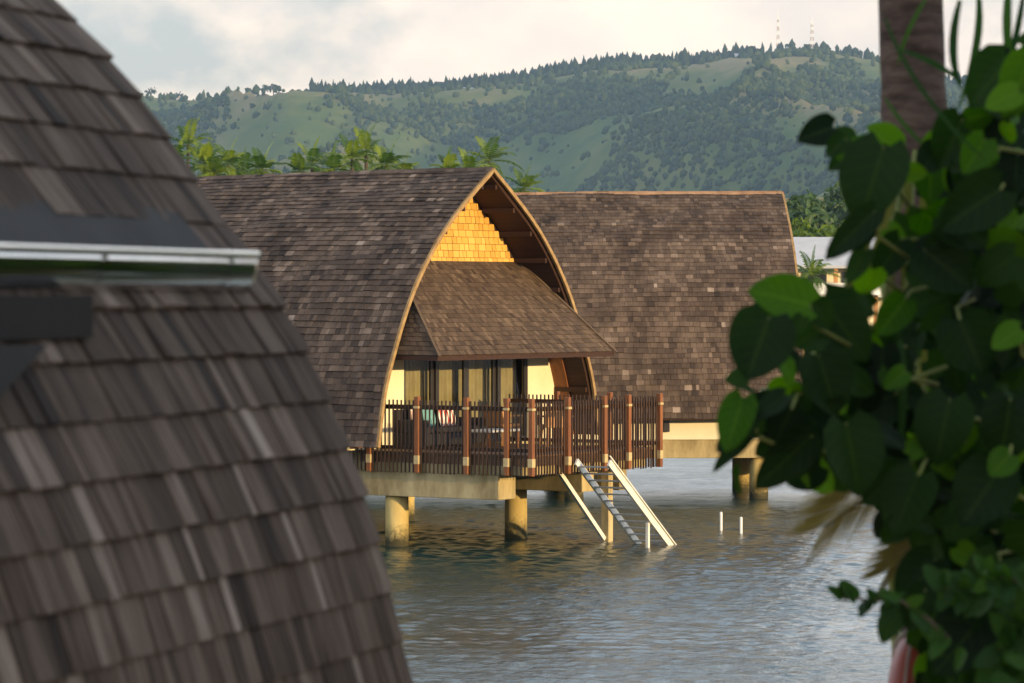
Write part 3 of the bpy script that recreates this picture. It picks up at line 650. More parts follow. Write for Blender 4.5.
while n < 1500:
    y = R.uniform(40, 760); x = R.uniform(780, 1130); lim = xb(y)
    if x < lim+15 or (y < 110 and R.random() < .5): continue
    if x < lim+70 and y < 370 and R.random() < .6: continue
    Y = R.uniform(9.6, 12.6) if x > lim+60 else R.uniform(9.6, 10.6); p = inv(at(x, y, Y)); s = R.uniform(.06, .15)
    ax = Vector((R.gauss(-.25, .6), R.gauss(0, .4), R.gauss(-.7, .4))).normalized(); nn = Vector((R.gauss(0, .5), -1, R.gauss(.35, .4)))
    heart(mb if R.random() < (.9 if x < 930 or y > 260 else .72) else mp_, p-ax*s*.5, p+ax*s*.5, s*R.uniform(.75, 1.05), nn, R.uniform(-.1, .95), R.uniform(.1, .35), R.uniform(.02, .2), 1, R); n += 1
for k in range(14):                                            # climbing stems round the trunk
    a0 = R.uniform(0, 6.28); r0 = R.uniform(.11, .14); z0, z1 = R.uniform(.2, 2.2), R.uniform(3, 4.7); pp = []
    for q in range(14):
        f = q/13; a = a0+f*R.uniform(.6, 2.4)*(1 if k % 2 else -1); zz = z0+(z1-z0)*f; pp.append((r0*math.cos(a)-.027-.3*(zz/9-.55), r0*math.sin(a), zz))
    stems.tube(pp, R.uniform(.006, .014), 6)
for (x0, y0, x1, y1, x2, y2) in ((898, 410, 905, 300, 915, 150), (838, 345, 850, 270, 870, 190), (878, 400, 884, 300, 905, 165), (895, 330, 890, 250, 899, 140), (914, 560, 922, 470, 925, 380), (830, 330, 845, 290, 868, 190), (965, 330, 968, 230, 975, 150), (860, 430, 880, 380, 905, 360)):
    Y = R.uniform(9.8, 11); stems.tube([inv(at(x0, y0, Y)), inv(at(x1, y1, Y)), inv(at(x2, y2, Y))], [.009, .008, .006], 6)
mb.build('leaves', M['vine'], vine, True); mp_.build('backlit_leaves', M['vine_pale'], vine, True); stems.build('stem', M['stem'], vine, True)
# strap-leaved palm hanging behind the vine
sp = at(985, 640, 10.8); strap = empty('areca_palm', (sp.x, sp.y, GZ)); tag(strap, 'slender palm with long thin green and tan blades hanging among the vine leaves', 'palm')
inv2 = lambda p: Vector(p)-Vector((sp.x, sp.y, GZ)); ms = MB(); md = MB(); mst = MB()
for (x0, y0, x1, y1, x2, y2, w, dry) in ((960, 0, 945, 55, 962, 90, 13, 0), (978, -10, 985, 40, 958, 110, 12, 0), (1010, -20, 1003, 30, 1012, 80, 14, 0), (1024, -10, 1018, 40, 1000, 90, 10, 0), (885, 18, 912, 95, 985, 160, 7, 0), (962, 82, 935, 60, 895, 48, 9, 0), (930, -8, 905, 30, 897, 66, 6, 0),
                                     (885, 98, 905, 130, 930, 150, 7, 0), (925, 140, 905, 190, 880, 250, 14, 1), (900, 160, 870, 215, 848, 330, 9, 1), (928, 150, 925, 215, 918, 280, 16, 1), (940, 150, 955, 200, 985, 235, 10, 0), (890, 170, 895, 230, 890, 320, 10, 1), (860, 260, 845, 310, 832, 350, 8, 1), (870, 240, 862, 290, 862, 345, 7, 1), (880, 340, 888, 380, 885, 420, 12, 1), (900, 340, 905, 390, 900, 450, 14, 0), (1020, 300, 990, 330, 965, 380, 12, 0), (905, 175, 880, 230, 858, 300, 10, 1), (912, 165, 905, 235, 902, 300, 9, 1), (925, 350, 920, 400, 925, 440, 14, 1), (893, 235, 872, 270, 846, 292, 9, 1)):
    Y = R.uniform(10.3, 11.0) if dry else R.uniform(9.3, 10.4); A, Bq, Cq = inv2(at(x0, y0, Y)), inv2(at(x1, y1, Y-.05)), inv2(at(x2, y2, Y-.02)); vs = []; ww = w*.7/F*Y
    for q in range(9):
        f = q/8; p = A*(1-f)**2+Bq*2*f*(1-f)+Cq*f*f; tt = ((Bq-A)*(1-f)+(Cq-Bq)*f).normalized(); sd = tt.cross(Vector((.2, -1, .2))).normalized(); wq = ww*.5*math.sin(math.pi*(.12+.86*f))**.7
        vs += [p-sd*wq, p+Vector((0, .25*wq, 0)), p+sd*wq]
    one = MB(); one.add(vs, [f_ for q in range(8) for f_ in ((3*q, 3*q+1, 3*q+4, 3*q+3), (3*q+1, 3*q+2, 3*q+5, 3*q+4))], R.random()); one.build('dry_blade' if dry else 'blade', M['blade' if dry else 'shrub'], strap, True)
for (x0, y0, x1, y1, L, tn) in ((925, 455, 800, 545, .42, .6), (960, 520, 870, 585, .3, .3)):
    md = MB(); Y = 10.2; A, Bq = inv2(at(x0, y0, Y)), inv2(at(x1, y1, Y)); ax = (Bq-A); ln = ax.length; ax.normalize()
    for q in range(24):
        f = .3+.7*q/23; p = A+ax*ln*f*.8+Vector((0, 0, .04*math.sin(f*3))); 
        for s_ in (-1, 1):
            dr = (ax+Vector((0, 0, .62*s_-.1))+Vector((0, R.uniform(-.3, .3), 0))).normalized(); e = p+dr*L*.62*(1.1-f*.6)+Vector((0, 0, -.03)); w = Vector((0, 0, .0045))
            md.add([p-w*.5, p+w*.5, p.lerp(e, .5)+w, p.lerp(e, .5)-w, e], [(0, 1, 2, 3), (3, 2, 4)], tn)
    md.tube([A, A+ax*ln*.8], [.007, .004], 6); md.build('frond', M['dryfrond'], strap, True)
for k in range(6): mst.tube([(R.uniform(-.1, .1), R.uniform(-.1, .1), 0), (R.uniform(0, .15), 0, 2.0), (R.uniform(-.05, .25), R.uniform(-.2, .2), R.uniform(3.6, 4.6))], [.02, .015, .008], 8)
mst.build('stem', M['stem'], strap, True)
# small leaved shrub at the lower right
sp = at(985, 690, 9.3); sh = empty('shrub', (sp.x, sp.y, GZ)); tag(sh, 'small leaved green shrub below the vine at the lower right', 'shrub')
inv3 = lambda p: Vector(p)-Vector((sp.x, sp.y, GZ)); mb = MB(); tw = MB()
for (x0, y0, x1, y1, k_, sz) in ((960, 612, 842, 598, 16, 24), (1030, 600, 940, 588, 26, 26), (1035, 590, 985, 575, 18, 24), (1030, 650, 960, 690, 20, 34), (1040, 610, 1000, 650, 20, 30), (950, 640, 900, 600, 8, 26)):
    Y = R.uniform(8.9, 9.5); A, Bq = inv3(at(x0, y0, Y)), inv3(at(x1, y1, Y)); tw.tube([A, A.lerp(Bq, .5)+Vector((0, 0, .01)), Bq], [.006, .005, .003], 6)
    for q in range(k_):
        f = .08+.92*q/(k_-1); p = A.lerp(Bq, f); dr = Vector((R.gauss(-.3, .5), R.gauss(-.2, .4), R.choice((-1, 1))*R.uniform(.4, 1))).normalized(); s = sz/F*Y*R.uniform(.7, 1.25)
        heart(mb, p, p+dr*s, s*.6, (R.gauss(0, .4), -1, R.gauss(.4, .3)), R.uniform(.2, .9), .15, .1, .3, R)
for k in range(90):
    x, y = R.uniform(960, 1100), R.uniform(650, 760); Y = R.uniform(8.9, 10); p = inv3(at(x, y, Y)); s = R.uniform(.05, .1); dr = Vector((R.gauss(0, 1), R.gauss(0, .5), R.gauss(0, 1))).normalized()
    heart(mb, p, p+dr*s, s*.65, (R.gauss(0, .5), -1, R.gauss(.5, .3)), R.uniform(0, .7), .15, .1, .4, R)
for k in range(7): tw.tube([(R.uniform(-.15, .15), R.uniform(-.1, .1), 0), (R.uniform(-.2, .2), 0, 1.6), (R.uniform(-.3, .3), R.uniform(-.1, .1), 3.1)], [.016, .012, .006], 6)
mb.build('leaves', M['shrub'], sh, True); tw.build('stem', M['treebark'], sh, True)
# lifebuoy on a post
lp = at(914, 750, 10.1); lb = empty('lifebuoy', lp, math.radians(76)); tag(lb, 'orange lifebuoy ring with pale grab rope, half hidden behind the leaves', 'lifebuoy')
mb = MB(); vs, fs = [], []; n1, n2, Rr, rr = 48, 16, .265, .062
for i in range(n1):
    a = 2*math.pi*i/n1
    for j in range(n2):
        b = 2*math.pi*j/n2; vs.append(((Rr+rr*math.cos(b))*math.cos(a), rr*.8*math.sin(b), (Rr+rr*math.cos(b))*math.sin(a)))
for i in range(n1):
    for j in range(n2): fs.append((i*n2+j, i*n2+(j+1) % n2, (i+1) % n1*n2+(j+1) % n2, (i+1) % n1*n2+j))
mb.add(vs, fs); mb.build('ring', M['orange'], lb, True)
mb = MB(); pp = []
for i in range(97):
    a = 2*math.pi*i/96; r = Rr+rr+.012+.03*abs(math.sin(2*a)); pp.append((r*math.cos(a), -.015, r*math.sin(a)))
mb.tube(pp, .004, 6, False)
for k in range(4):
    a = k*math.pi/2+.02; 
    ring = [((Rr+(rr+.006)*math.cos(b))*math.cos(a), (rr*.8+.006)*math.sin(b), (Rr+(rr+.006)*math.cos(b))*math.sin(a)) for b in np.linspace(0, 2*math.pi, 17)]; mb.tube(ring, .008, 6, False)
mb.build('grab_rope', M['rope'], lb, True)
mb = MB(); mb.box((0, 0, (lp.z+.3-GZ)/2), (.12, .12, lp.z+.3-GZ)); mb.box((-.1, 0, lp.z+.2-GZ), (.2, .03, .03)); o = mb.build('wooden_post', M['treebark'], None, bevel=.01); o.location = (lp.x+.2, lp.y+.05, GZ); tag(o, 'wooden post that carries the orange lifebuoy, hidden in the leaves', 'post')
# shore trees beside the camera: they give the shade the near roof and plants stand in
bush_tree((8.0, .2, GZ), 9.8, 3.5, 'broadleaf tree on the bank, shading the near shingled roof', 31, 15000, .17, trunk_r=.2, clumps=26, low=.9)
bush_tree((11.6, 3.0, GZ), 9.4, 3.4, 'broadleaf tree on the bank, shading the climbing vine', 32, 13000, .17, trunk_r=.2, clumps=26, low=.9)
bush_tree((5.6, -2.6, GZ), 9.4, 3.3, 'broadleaf tree on the bank behind the viewpoint', 33, 12000, .17, trunk_r=.2, clumps=24, low=.9)

bush_tree((9.6, 3.2, GZ), 7.2, 2.6, 'unseen low dense tree added on the bank to shade the foot of the vine', 34, 9000, .15, trunk_r=.14, clumps=22, low=.9)  # extra tree out of view, added to keep sun off the lifebuoy

# ------------------------------------------------------------------ ground of the near bank, lagoon, far land and hills
mb = MB(); xs = np.linspace(-40, 60, 41); ys = np.linspace(-40, 22, 26); V = []
for y in ys:
    for x in xs: V.append((x, y, (GZ-.05+.08*float(vnoise(x*.4, y*.4, 3))) if y < 18 else GZ-(y-18)*.6))
mb.add(V, [(j*41+i, j*41+i+1, (j+1)*41+i+1, (j+1)*41+i) for j in range(25) for i in range(40)]); tag(mb.build('bank_ground', M['ground'], None, True), kind='structure')

def water_mat():
    m, N, L, b = mat('lagoon_water', .17, .5)
    b.inputs['Base Color'].default_value = (.01, .036, .034, 1); b.inputs['IOR'].default_value = 1.333
    n1 = noise(N, L, 1.0, 6, .62, stretch=(1.5, 1.3, 1)); n2 = noise(N, L, 1.0, 3, .5, stretch=(4, 3.4, 1), dist=.5); n3 = noise(N, L, .05, 3, .6, stretch=(.8, 1.6, 1))
    r = ramp(N, [(.36, (.25, .25, .25)), (.62, (1, 1, 1))]); L.new(n3.outputs['Fac'], r.inputs['Fac'])
    a = N.new('ShaderNodeMath'); a.operation = 'MULTIPLY_ADD'; L.new(n2.outputs['Fac'], a.inputs[0]); a.inputs[1].default_value = .22; L.new(n1.outputs['Fac'], a.inputs[2])
    mu = N.new('ShaderNodeMath'); mu.operation = 'MULTIPLY'; L.new(a.outputs[0], mu.inputs[0]); L.new(r.outputs['Color'], mu.inputs[1])
    bump(N, L, b, mu.outputs[0], 1.0, .12)
    return m
gx_ = np.r_[np.linspace(-900, -20, 20)[:-1], np.arange(-20, -7, .5), np.arange(-7, 12.5, .055), np.arange(12.5, 30, .4), np.linspace(30, 900, 20)]
gy_ = np.r_[np.linspace(14, 40, 30)[:-1], np.arange(40, 44, .3), np.arange(44, 86, .075), np.arange(86, 130, .22), np.linspace(130, 330, 30)]
GX, GY = np.meshgrid(gx_, gy_); GZw = np.zeros_like(GX); rw = np.random.default_rng(12)
amp = .75+.5*np.clip((fbm(GX/9, GY/16, 5, 3)-.36)/.28, 0, 1); inn = np.clip((GY-42)/3, 0, 1)*np.clip((12.3-GX)/1.5, 0, 1)*np.clip((GX+6.8)/1.5, 0, 1)
GF = np.zeros_like(GX)
for k in range(40):
    lam = (.2*(3.4**rw.random())) if k < 28 else rw.uniform(.9, 2.0); an = rw.normal(math.radians(205), .8); kk_ = 2*math.pi/lam; ph = rw.random()*6.28
    w_ = (.0054 if k < 28 else np.where((GY > 86) & (GX > -30), .0022, .0013))*lam*np.sin(kk_*(GX*math.sin(an)+GY*math.cos(an))+ph+1.6*(fbm(GX/3, GY/3, 90+k, 2)-.5)*2)
    if lam > .85: GF += w_*np.clip((GY-34)/8, 0, 1)*np.clip((128-GY)/10, 0, 1)*np.clip((30-np.abs(GX))/4, 0, 1)*np.where((GX < -7) | (GX > 12.5), .3, 1)
    else: GF += w_*inn*np.clip((88-GY)/4, 0, 1)
GZw = GF
GZw *= amp; nxw = len(gx_); mb = MB(); mb.v = [tuple(p) for p in np.stack([GX, GY, GZw], -1).reshape(-1, 3)]; mb.g = mb.v
mb.f = [(j*nxw+i, j*nxw+i+1, (j+1)*nxw+i+1, (j+1)*nxw+i) for j in range(len(gy_)-1) for i in range(nxw-1)]; mb.t = [.5]*len(mb.f)
tag(mb.build('lagoon', water_mat(), None, True, attrs=False), kind='structure')

sky_px = [-700, -300, 0, 140, 200, 245, 300, 330, 400, 450, 500, 550, 600, 650, 700, 750, 800, 850, 900, 950, 1024, 1300, 1700]
sky_y = [120, 112, 98, 93, 98, 96, 91, 95, 95, 92, 86, 78, 69, 64, 60, 51, 47, 48, 64, 78, 92, 110, 125]
RD = 3600.0
def hillH(X): return np.interp(X/RD*F+CX, sky_px, [(HY-y)/F*RD for y in sky_y])
def ridgeY(X): return RD+170*(fbm(X/500, X*0+3.3, 5, 3)-.5)
def spur(X, Y):
    X, Y = np.asarray(X, float), np.asarray(Y, float); wx = X+260*(fbm(X/700, Y/700, 41, 3)-.5); wy = Y+200*(fbm(X/700, Y/700, 47, 3)-.5)
    return 1-np.abs(2*fbm(wx/330+.45*wy/700, wy/950, 21, 4, .45)-1)*1.9
def height(X, Y):
    X, Y = np.asarray(X, float), np.asarray(Y, float); H = hillH(X); Rr = ridgeY(X); s = (Y-1750)/(Rr-1750); sc = np.clip(s, 0, 1)
    rid = spur(X, Y)
    big = fbm(X/900, Y/900, 61, 2)-.5
    base = H*(sc**1.25)
    up = base+sc*(1-sc)*4*(120*(rid-.62)+50*big)+(fbm(X/150, Y/150, 9, 5)-.5)*34*np.clip(s*4, 0, 1)*np.clip((1-s)*6, .15, 1)
    dn = H-np.clip(s-1, 0, 3)**1.0*420
    h = np.where(s > 1, dn, up)
    low = 1.6+np.clip((Y-255)/60, 0, 1)*1.4+np.clip((Y-300)/320, 0, 1)*8
    low = low+np.clip((Y-620)/1200, 0, 1)*16
    low = low+11*np.exp(-((X-38)/30)**2-((Y-520)/130)**2)
    return np.where(Y < 245, -2, np.maximum(low*np.clip((Y-243)/12, 0, 1)-.5*(Y < 250), h))
xs = np.arange(-1500, 1501, 15.0); ys = np.r_[np.arange(240, 640, 14.0), np.arange(640, 4700, 20.0)]
XX, YY = np.meshgrid(xs, ys); ZZ = height(XX, YY); nx = len(xs)
mb = MB(); mb.v = [tuple(p) for p in np.stack([XX, YY, ZZ], -1).reshape(-1, 3)]; mb.g = mb.v
mb.f = [(j*nx+i, j*nx+i+1, (j+1)*nx+i+1, (j+1)*nx+i) for j in range(len(ys)-1) for i in range(nx-1)]; cxs, cys = np.meshgrid((xs[1:]+xs[:-1])/2, (ys[1:]+ys[:-1])/2); mb.t = list((np.clip((spur(cxs, cys)-.72)/.28, 0, 1)**2).reshape(-1))
def hill_mat():
    m, N, L, b = mat('hill_grassland', .95, .05)
    n1 = noise(N, L, .0055, 6, .62, stretch=(1, .45, 1)); n2 = noise(N, L, .03, 5, .65); n3 = noise(N, L, .0016, 3, .5)
    r = ramp(N, [(.3, (.03, .058, .016)), (.45, (.07, .1, .024)), (.57, (.115, .125, .036)), (.7, (.2, .16, .07))])
    a = N.new('ShaderNodeMath'); a.operation = 'MULTIPLY_ADD'; L.new(n2.outputs['Fac'], a.inputs[0]); a.inputs[1].default_value = .35; L.new(n1.outputs['Fac'], a.inputs[2])
    s = N.new('ShaderNodeMath'); s.operation = 'SUBTRACT'; L.new(a.outputs[0], s.inputs[0]); s.inputs[1].default_value = .17
    ta = N.new('ShaderNodeAttribute'); ta.attribute_name = 'tone'; q = N.new('ShaderNodeMath'); q.operation = 'MULTIPLY_ADD'; L.new(ta.outputs['Fac'], q.inputs[0]); q.inputs[1].default_value = .2; L.new(s.outputs[0], q.inputs[2])
    L.new(q.outputs[0], r.inputs['Fac']); L.new(r.outputs['Color'], b.inputs['Base Color']); return m
tag(mb.build('hills', hill_mat(), None, True), kind='structure')

def ico(sub):
    import bmesh
    bm = bmesh.new(); bmesh.ops.create_icosphere(bm, subdivisions=sub, radius=1); v = np.array([x.co[:] for x in bm.verts]); f = np.array([[q.index for q in p.verts] for p in bm.faces]); bm.free(); return v, f
def clump_field(name, pts, hs, ws, mname, label, cone=0.0, sub=2):
    v, f = ico(sub); n = len(pts); nv = len(v); jit = 1+rng.normal(0, .27, (n, nv, 1)); P = v[None]*jit
    top = (P[:, :, 2:3]+1)/2; P[:, :, :2] *= (1-cone*np.clip(top, 0, 1)); P = P*np.stack([ws, ws, hs*.55], -1)[:, None, :]; P[:, :, 2] += (hs*.5)[:, None]; P += np.asarray(pts)[:, None, :]
    FF = (f[None]+(np.arange(n)*nv)[:, None, None]).reshape(-1, 3); me = bpy.data.meshes.new(name)
    me.vertices.add(n*nv); me.vertices.foreach_set('co', P.reshape(-1).astype('f')); me.loops.add(FF.size); me.loops.foreach_set('vertex_index', FF.reshape(-1).astype('i'))
    me.polygons.add(len(FF)); me.polygons.foreach_set('loop_start', np.arange(0, FF.size, 3, dtype='i')); me.update(calc_edges=True)
    t = np.repeat(rng.normal(.45, .22, n), len(f))+rng.normal(0, .12, n*len(f)); me.attributes.new('tone', 'FLOAT', 'FACE').data.foreach_set('value', t.astype('f')); me.materials.append(M[mname])
    o = bpy.data.objects.new(name, me); COL.objects.link(o); tag(o, label, 'woodland', None, 'stuff'); return o
# woods scattered over the slopes
pts, hs, ws = [], [], []
NT = 140000
X = rng.uniform(-1, 1, NT); Yr = 1300+2260*rng.random(NT)**.85; Xw = X*(.19*Yr+60)
dens = fbm(Xw/260, Yr/420, 71, 4); fine = fbm(Xw/70, Yr/110, 73, 3); pxs = Xw/Yr*F+CX
bias = np.interp(pxs, [0, 350, 520, 620, 800, 1000], [-.12, -.14, -.1, .0, .05, .04])
hgt = height(Xw, Yr); hrel = hgt/np.maximum(hillH(Xw), 1)
rsp = spur(Xw, Yr)
keep = (dens+.3*np.clip(.62-rsp, -.5, .5)+.35*(fine-.5)+bias+np.where(hrel < .45, .06, 0)) > .5+rng.uniform(0, .07, NT)
lone = rng.random(NT) < np.where(pxs < 560, .085, .03)
keep |= lone
spare = (rng.random(NT) < .9)
k = np.where(keep & spare)[0][:40000]
h_ = rng.uniform(3, 7.5, len(k))*np.interp(Yr[k], [1300, 3500], [.55, 1.1]); w_ = h_*rng.uniform(.3, .62, len(k))
clump_field('hillside_woods', np.stack([Xw[k], Yr[k], hgt[k]-1], -1), h_, w_, 'hilltree', 'patches of dark woodland scattered over the green hillside', .12, 1)
# pines along the ridge
P_, h2, w2 = [], [], []
for px in np.arange(312, 745, 1.3):
    for q in range(2):
        xx = px+rng.normal(0, 1.5); X_ = (xx-CX)/F*RD; Yq = float(ridgeY(X_))-rng.uniform(-8, 30); X_ = (xx-CX)/F*Yq; P_.append((X_, Yq, float(height(X_, Yq))-1)); hh = rng.uniform(11, 17)*(1 if px < 640 else rng.uniform(.45, 1)); h2.append(hh); w2.append(hh*rng.uniform(.2, .3))
for px in np.arange(745, 1010, 2.0):
    xx = px+rng.normal(0, 2); X_ = (xx-CX)/F*RD; Yq = float(ridgeY(X_))-rng.uniform(-8, 40); X_ = (xx-CX)/F*Yq; P_.append((X_, Yq, float(height(X_, Yq))-1)); hh = rng.uniform(4, 13); h2.append(hh); w2.append(hh*rng.uniform(.2, .4))
clump_field('ridge_pines', np.array(P_), np.array(h2), np.array(w2), 'pine', 'dark line of pines along the hill crest', .25, 1)
# a few separate trees on the bare left crest
for i, (px, hh, lean, lab) in enumerate(((150, 11, .1, 'small round tree on the crest nearest the hut roof'), (178, 9, 0, 'low dark tree on the bare crest left of the leaning tree'), (246, 12, .5, 'leaning umbrella shaped tree on the bare crest'), (262, 15, .2, 'tall thin stemmed tree on the bare crest beside the leaning one'), (274, 15, -.1, 'tall twin of the thin stemmed tree on the bare crest'))):
    X_ = (px-CX)/F*RD; Yq = float(ridgeY(X_))-15; X_ = (px-CX)/F*Yq; R = random.Random(60+i); t = empty('ridge_tree', (X_, Yq, float(height(X_, Yq))-1)); tag(t, lab, 'tree', 'separate trees on the hill crest')
    mb = MB(); mb.tube([(0, 0, 0), (lean*hh*.4, 0, hh*.5), (lean*hh, 0, hh*.85)], [.7, .55, .35], 6); mb.build('trunk', M['treebark'], t)
    mb = MB()
    for q in range(150):
        c_ = R.choice([(-3, .8), (2.5, .88), (0, .97), (4, .75), (-1, .7)]); p = Vector((lean*hh*c_[1]+c_[0]+R.gauss(0, 1.4), R.gauss(0, 2), hh*c_[1]+R.gauss(0, .8))); a = Vector((R.gauss(0, 1), R.gauss(0, 1), R.gauss(0, 1))).normalized(); x = a.orthogonal().normalized(); y = a.cross(x); s = R.uniform(.5, 1.1)
        mb.add([p-x*s, p-y*s, p+x*s, p+y*s], [(0, 1, 2, 3)], R.random())
    mb.build('crown', M['pine'], t)
# masts and buildings on the summit
def mast(px, ytop, ybase, lab, wd):
    X_ = (px-CX)/F*RD; Yq = float(ridgeY(X_))-5; X_ = (px-CX)/F*Yq; zb = float(height(X_, Yq))-2; H = CH+(HY-ytop)/F*Yq-zb; t = empty('radio_mast', (X_, Yq, zb)); tag(t, lab, 'mast', 'radio masts on the summit')
    a, b = MB(), MB(); nb = 10
    for k in range(nb):
        z0, z1 = H*k/nb, H*(k+1)/nb; w0, w1 = wd*(1-.7*k/nb), wd*(1-.7*(k+1)/nb); m_ = a if k % 2 else b
        C0 = [(sx*w0/2, sy*w0/2, z0) for sx, sy in ((-1, -1), (1, -1), (1, 1), (-1, 1))]; C1 = [(sx*w1/2, sy*w1/2, z1) for sx, sy in ((-1, -1), (1, -1), (1, 1), (-1, 1))]
        for q in range(4): m_.bar(C0[q], C1[q], .42, .42, (1, 0, 0)); m_.bar(C0[q], C1[(q+1) % 4], .3, .3, (1, 0, 0)); m_.bar(C1[q], C1[(q+1) % 4], .3, .3)
    a.tube([(0, 0, H), (0, 0, H+4)], .3, 6)
    for z in (.75, .88): a.box((0, -wd*.35, H*z), (1.6, 1, 1.6))
    a.build('white_sections', M['white'], t); b.build('red_sections', M['redpaint'], t)
mast(778, 14, 52, 'slim lattice radio mast on the summit, the left one', 3.2); mast(812, 20, 52, 'wider red and white lattice radio mast on the summit, the right one', 4.5)
def summit(px, w, h, lab, m_='cream', dz=0.0, dy=30):
    X_ = (px-CX)/F*RD; Yq = float(ridgeY(X_))-dy; X_ = (px-CX)/F*Yq; t = empty('hilltop_building', (X_, Yq, float(height(X_, Yq))-1+dz)); tag(t, lab, 'building', 'small buildings on the hill crest')
    mb = MB(); mb.span((-w/2, -3, 0), (w/2, 3, h)); mb.build('wall', M[m_], t)
    mb = MB(); mb.prism([(-w/2-.5, -3.5, h+.01), (-w/2-.5, 3.5, h+.01), (-w/2-.5, 0, h+2)], (1, 0, 0), w+1); mb.build('roof', M['metalroof'], t)
    for q in (-.28, .05, .3):
        mb = MB(); mb.span((w*q-.5, -3.06, h*.35), (w*q+.6, -3.005, h*.75)); mb.build('window', M['dark_frame'], t)
summit(791, 9, 6, 'cream hilltop building between the two masts'); summit(455, 6, 4, 'small white hilltop house among the crest pines', 'white', 0, 45); summit(468, 9, 3.5, 'long low white hilltop house beside the smaller one', 'white', 0, 48); summit(739, 8, 5, 'pale hilltop building left of the masts', 'white')

# palms on the far shore behind the bungalows
spec = [(176, 150, 2.6), (188, 130, 3.2), (204, 152, 2.4), (228, 152, 2.6), (243, 160, 2.2), (262, 157, 2.5), (300, 162, 2.0), (312, 152, 2.5), (332, 158, 2.3), (352, 146, 2.8), (366, 137, 3.2), (386, 152, 2.6), (404, 163, 2.0), (448, 160, 2.2), (470, 161, 2.3), (489, 145, 3.2), (524, 177, 2.6), (215, 163, 2.3)]
where = ['behind the hut roof edge', 'tallest palm by the hut roof edge', 'right of the tallest palm by the hut roof', 'upright palm over the left end of the ridge', 'low palm between two taller ones over the ridge', 'drooping palm over the left part of the ridge', 'low palm left of the middle cluster', 'left palm of the middle cluster', 'lower palm inside the middle cluster', 'full palm just left of the tallest middle palm', 'tallest palm of the middle cluster', 'right hand palm of the middle cluster', 'low palm right of the middle cluster', 'small palm left of the gable peak', 'low palm beside the gable peak', 'wide palm right over the gable peak', 'palm showing between the two bungalow roofs', 'short palm in front of the left group']
for i, ((px, yt, fl), wtxt) in enumerate(zip(spec, where)):
    Yp = 292+18*math.sin(i*2.1); palm(px, yt, Yp, float(height(at(px, yt, Yp).x, Yp)), 'sunlit far shore palm, '+wtxt, 100+i, fl*.88, 13, 'palms on the far shore', .16, leaf=.8)
for i, (px, yt, Yp, rd, lab) in enumerate(((200, 168, 285, 2.6, 'round bush under the left palms'), (245, 172, 288, 2.2, 'round bush under the upright palm'), (345, 168, 284, 2.6, 'round bush under the middle palms'), (385, 166, 300, 2.4, 'round bush right of the middle palms'), (285, 174, 290, 2.2, 'low bush between the palm clusters'),
                                     (800, 198, 400, 5.0, 'dark green tree behind the end of the second roof'), (826, 208, 420, 4.5, 'dark green tree above the grey metal roof'), (850, 214, 430, 4.5, 'dark green tree half hidden by the vine'), (812, 226, 330, 2.0, 'light green bush just above the grey metal roof'), (790, 222, 335, 2.2, 'light green bush next to the end of the second roof'))):
    c = at(px, yt, Yp); bz = float(height(c.x, Yp)); bush_tree((c.x, c.y, bz), max(c.z-bz, rd*1.2), rd, 'sunlit '+lab, 140+i, 1600, .28 if i < 5 else .6, 'frond' if i in (8, 9) else 'canopy', 'shore_tree', 'tree', 'bushes and trees on the far shore', .2, clumps=10)
palm(812, 262, 238, 2.0, 'small bright palm beside the end of the second roof', 170, 2.0, 14, None, .1, leaf=.6)
# long two storey block on the far shore
Yb = 262; A = at(786, 300, Yb); blk = empty('resort_block', (A.x, A.y, float(height(A.x, Yb)))); tag(blk, 'long low resort block with grey metal roof and lit cream front behind the leaves', 'building')
bz = blk.location.z; LZ = lambda y: CH-(y-HY)/F*Yb-bz; wB = 22.0
mb = MB(); mb.span((0, .5, 0), (wB, 8, LZ(268))); mb.build('wall', M['cream'], blk)
mb = MB(); mb.prism([(-.6, -1.2, LZ(266)), (-.6, 4.5, LZ(236)), (-.6, 10, LZ(266)), (-.6, 10, LZ(266)-.15), (-.6, 4.5, LZ(236)-.2), (-.6, -1.2, LZ(266)-.18)], (1, 0, 0), wB+1.2); mb.build('roof', M['metalroof'], blk)
for k in range(8):
    x = .5+k*2.9
    mb = MB(); mb.span((x, -1.0, 0), (x+.28, -.72, LZ(267)-.05)); mb.build('column', M['teak'], blk)
    f = MB(); f.span((x+.7, .42, LZ(288)), (x+2.5, .49, LZ(272))); f = f.build('window', M['dark_frame'], blk)
    g = MB(); g.span((x+.8, .39, LZ(287)), (x+2.4, .415, LZ(273))); g.build('pane', M['glass'], f)
mb = MB(); mb.span((1.2, -1.1, LZ(295)), (wB, -1.02, LZ(283))); mb.span((1.2, -1.0, LZ(297)), (wB, .4, LZ(295.5))); mb.build('balcony', M['white'], blk)

# ------------------------------------------------------------------ haze, sky, sun, camera
hz = MB(); hz.span((-2200, -200, -3), (2200, 5000, 460)); hm = bpy.data.materials.new('haze_air'); hm.use_nodes = True; N, L = hm.node_tree.nodes, hm.node_tree.links; N.clear()
o = N.new('ShaderNodeOutputMaterial'); v = N.new('ShaderNodeVolumePrincipled'); v.inputs['Color'].default_value = (.5, .72, 1, 1); v.inputs['Density'].default_value = 7e-5; v.inputs['Anisotropy'].default_value = 0.1
L.new(v.outputs[0], o.inputs['Volume']); tag(hz.build('haze', hm, attrs=False), None, None, None, 'stuff')

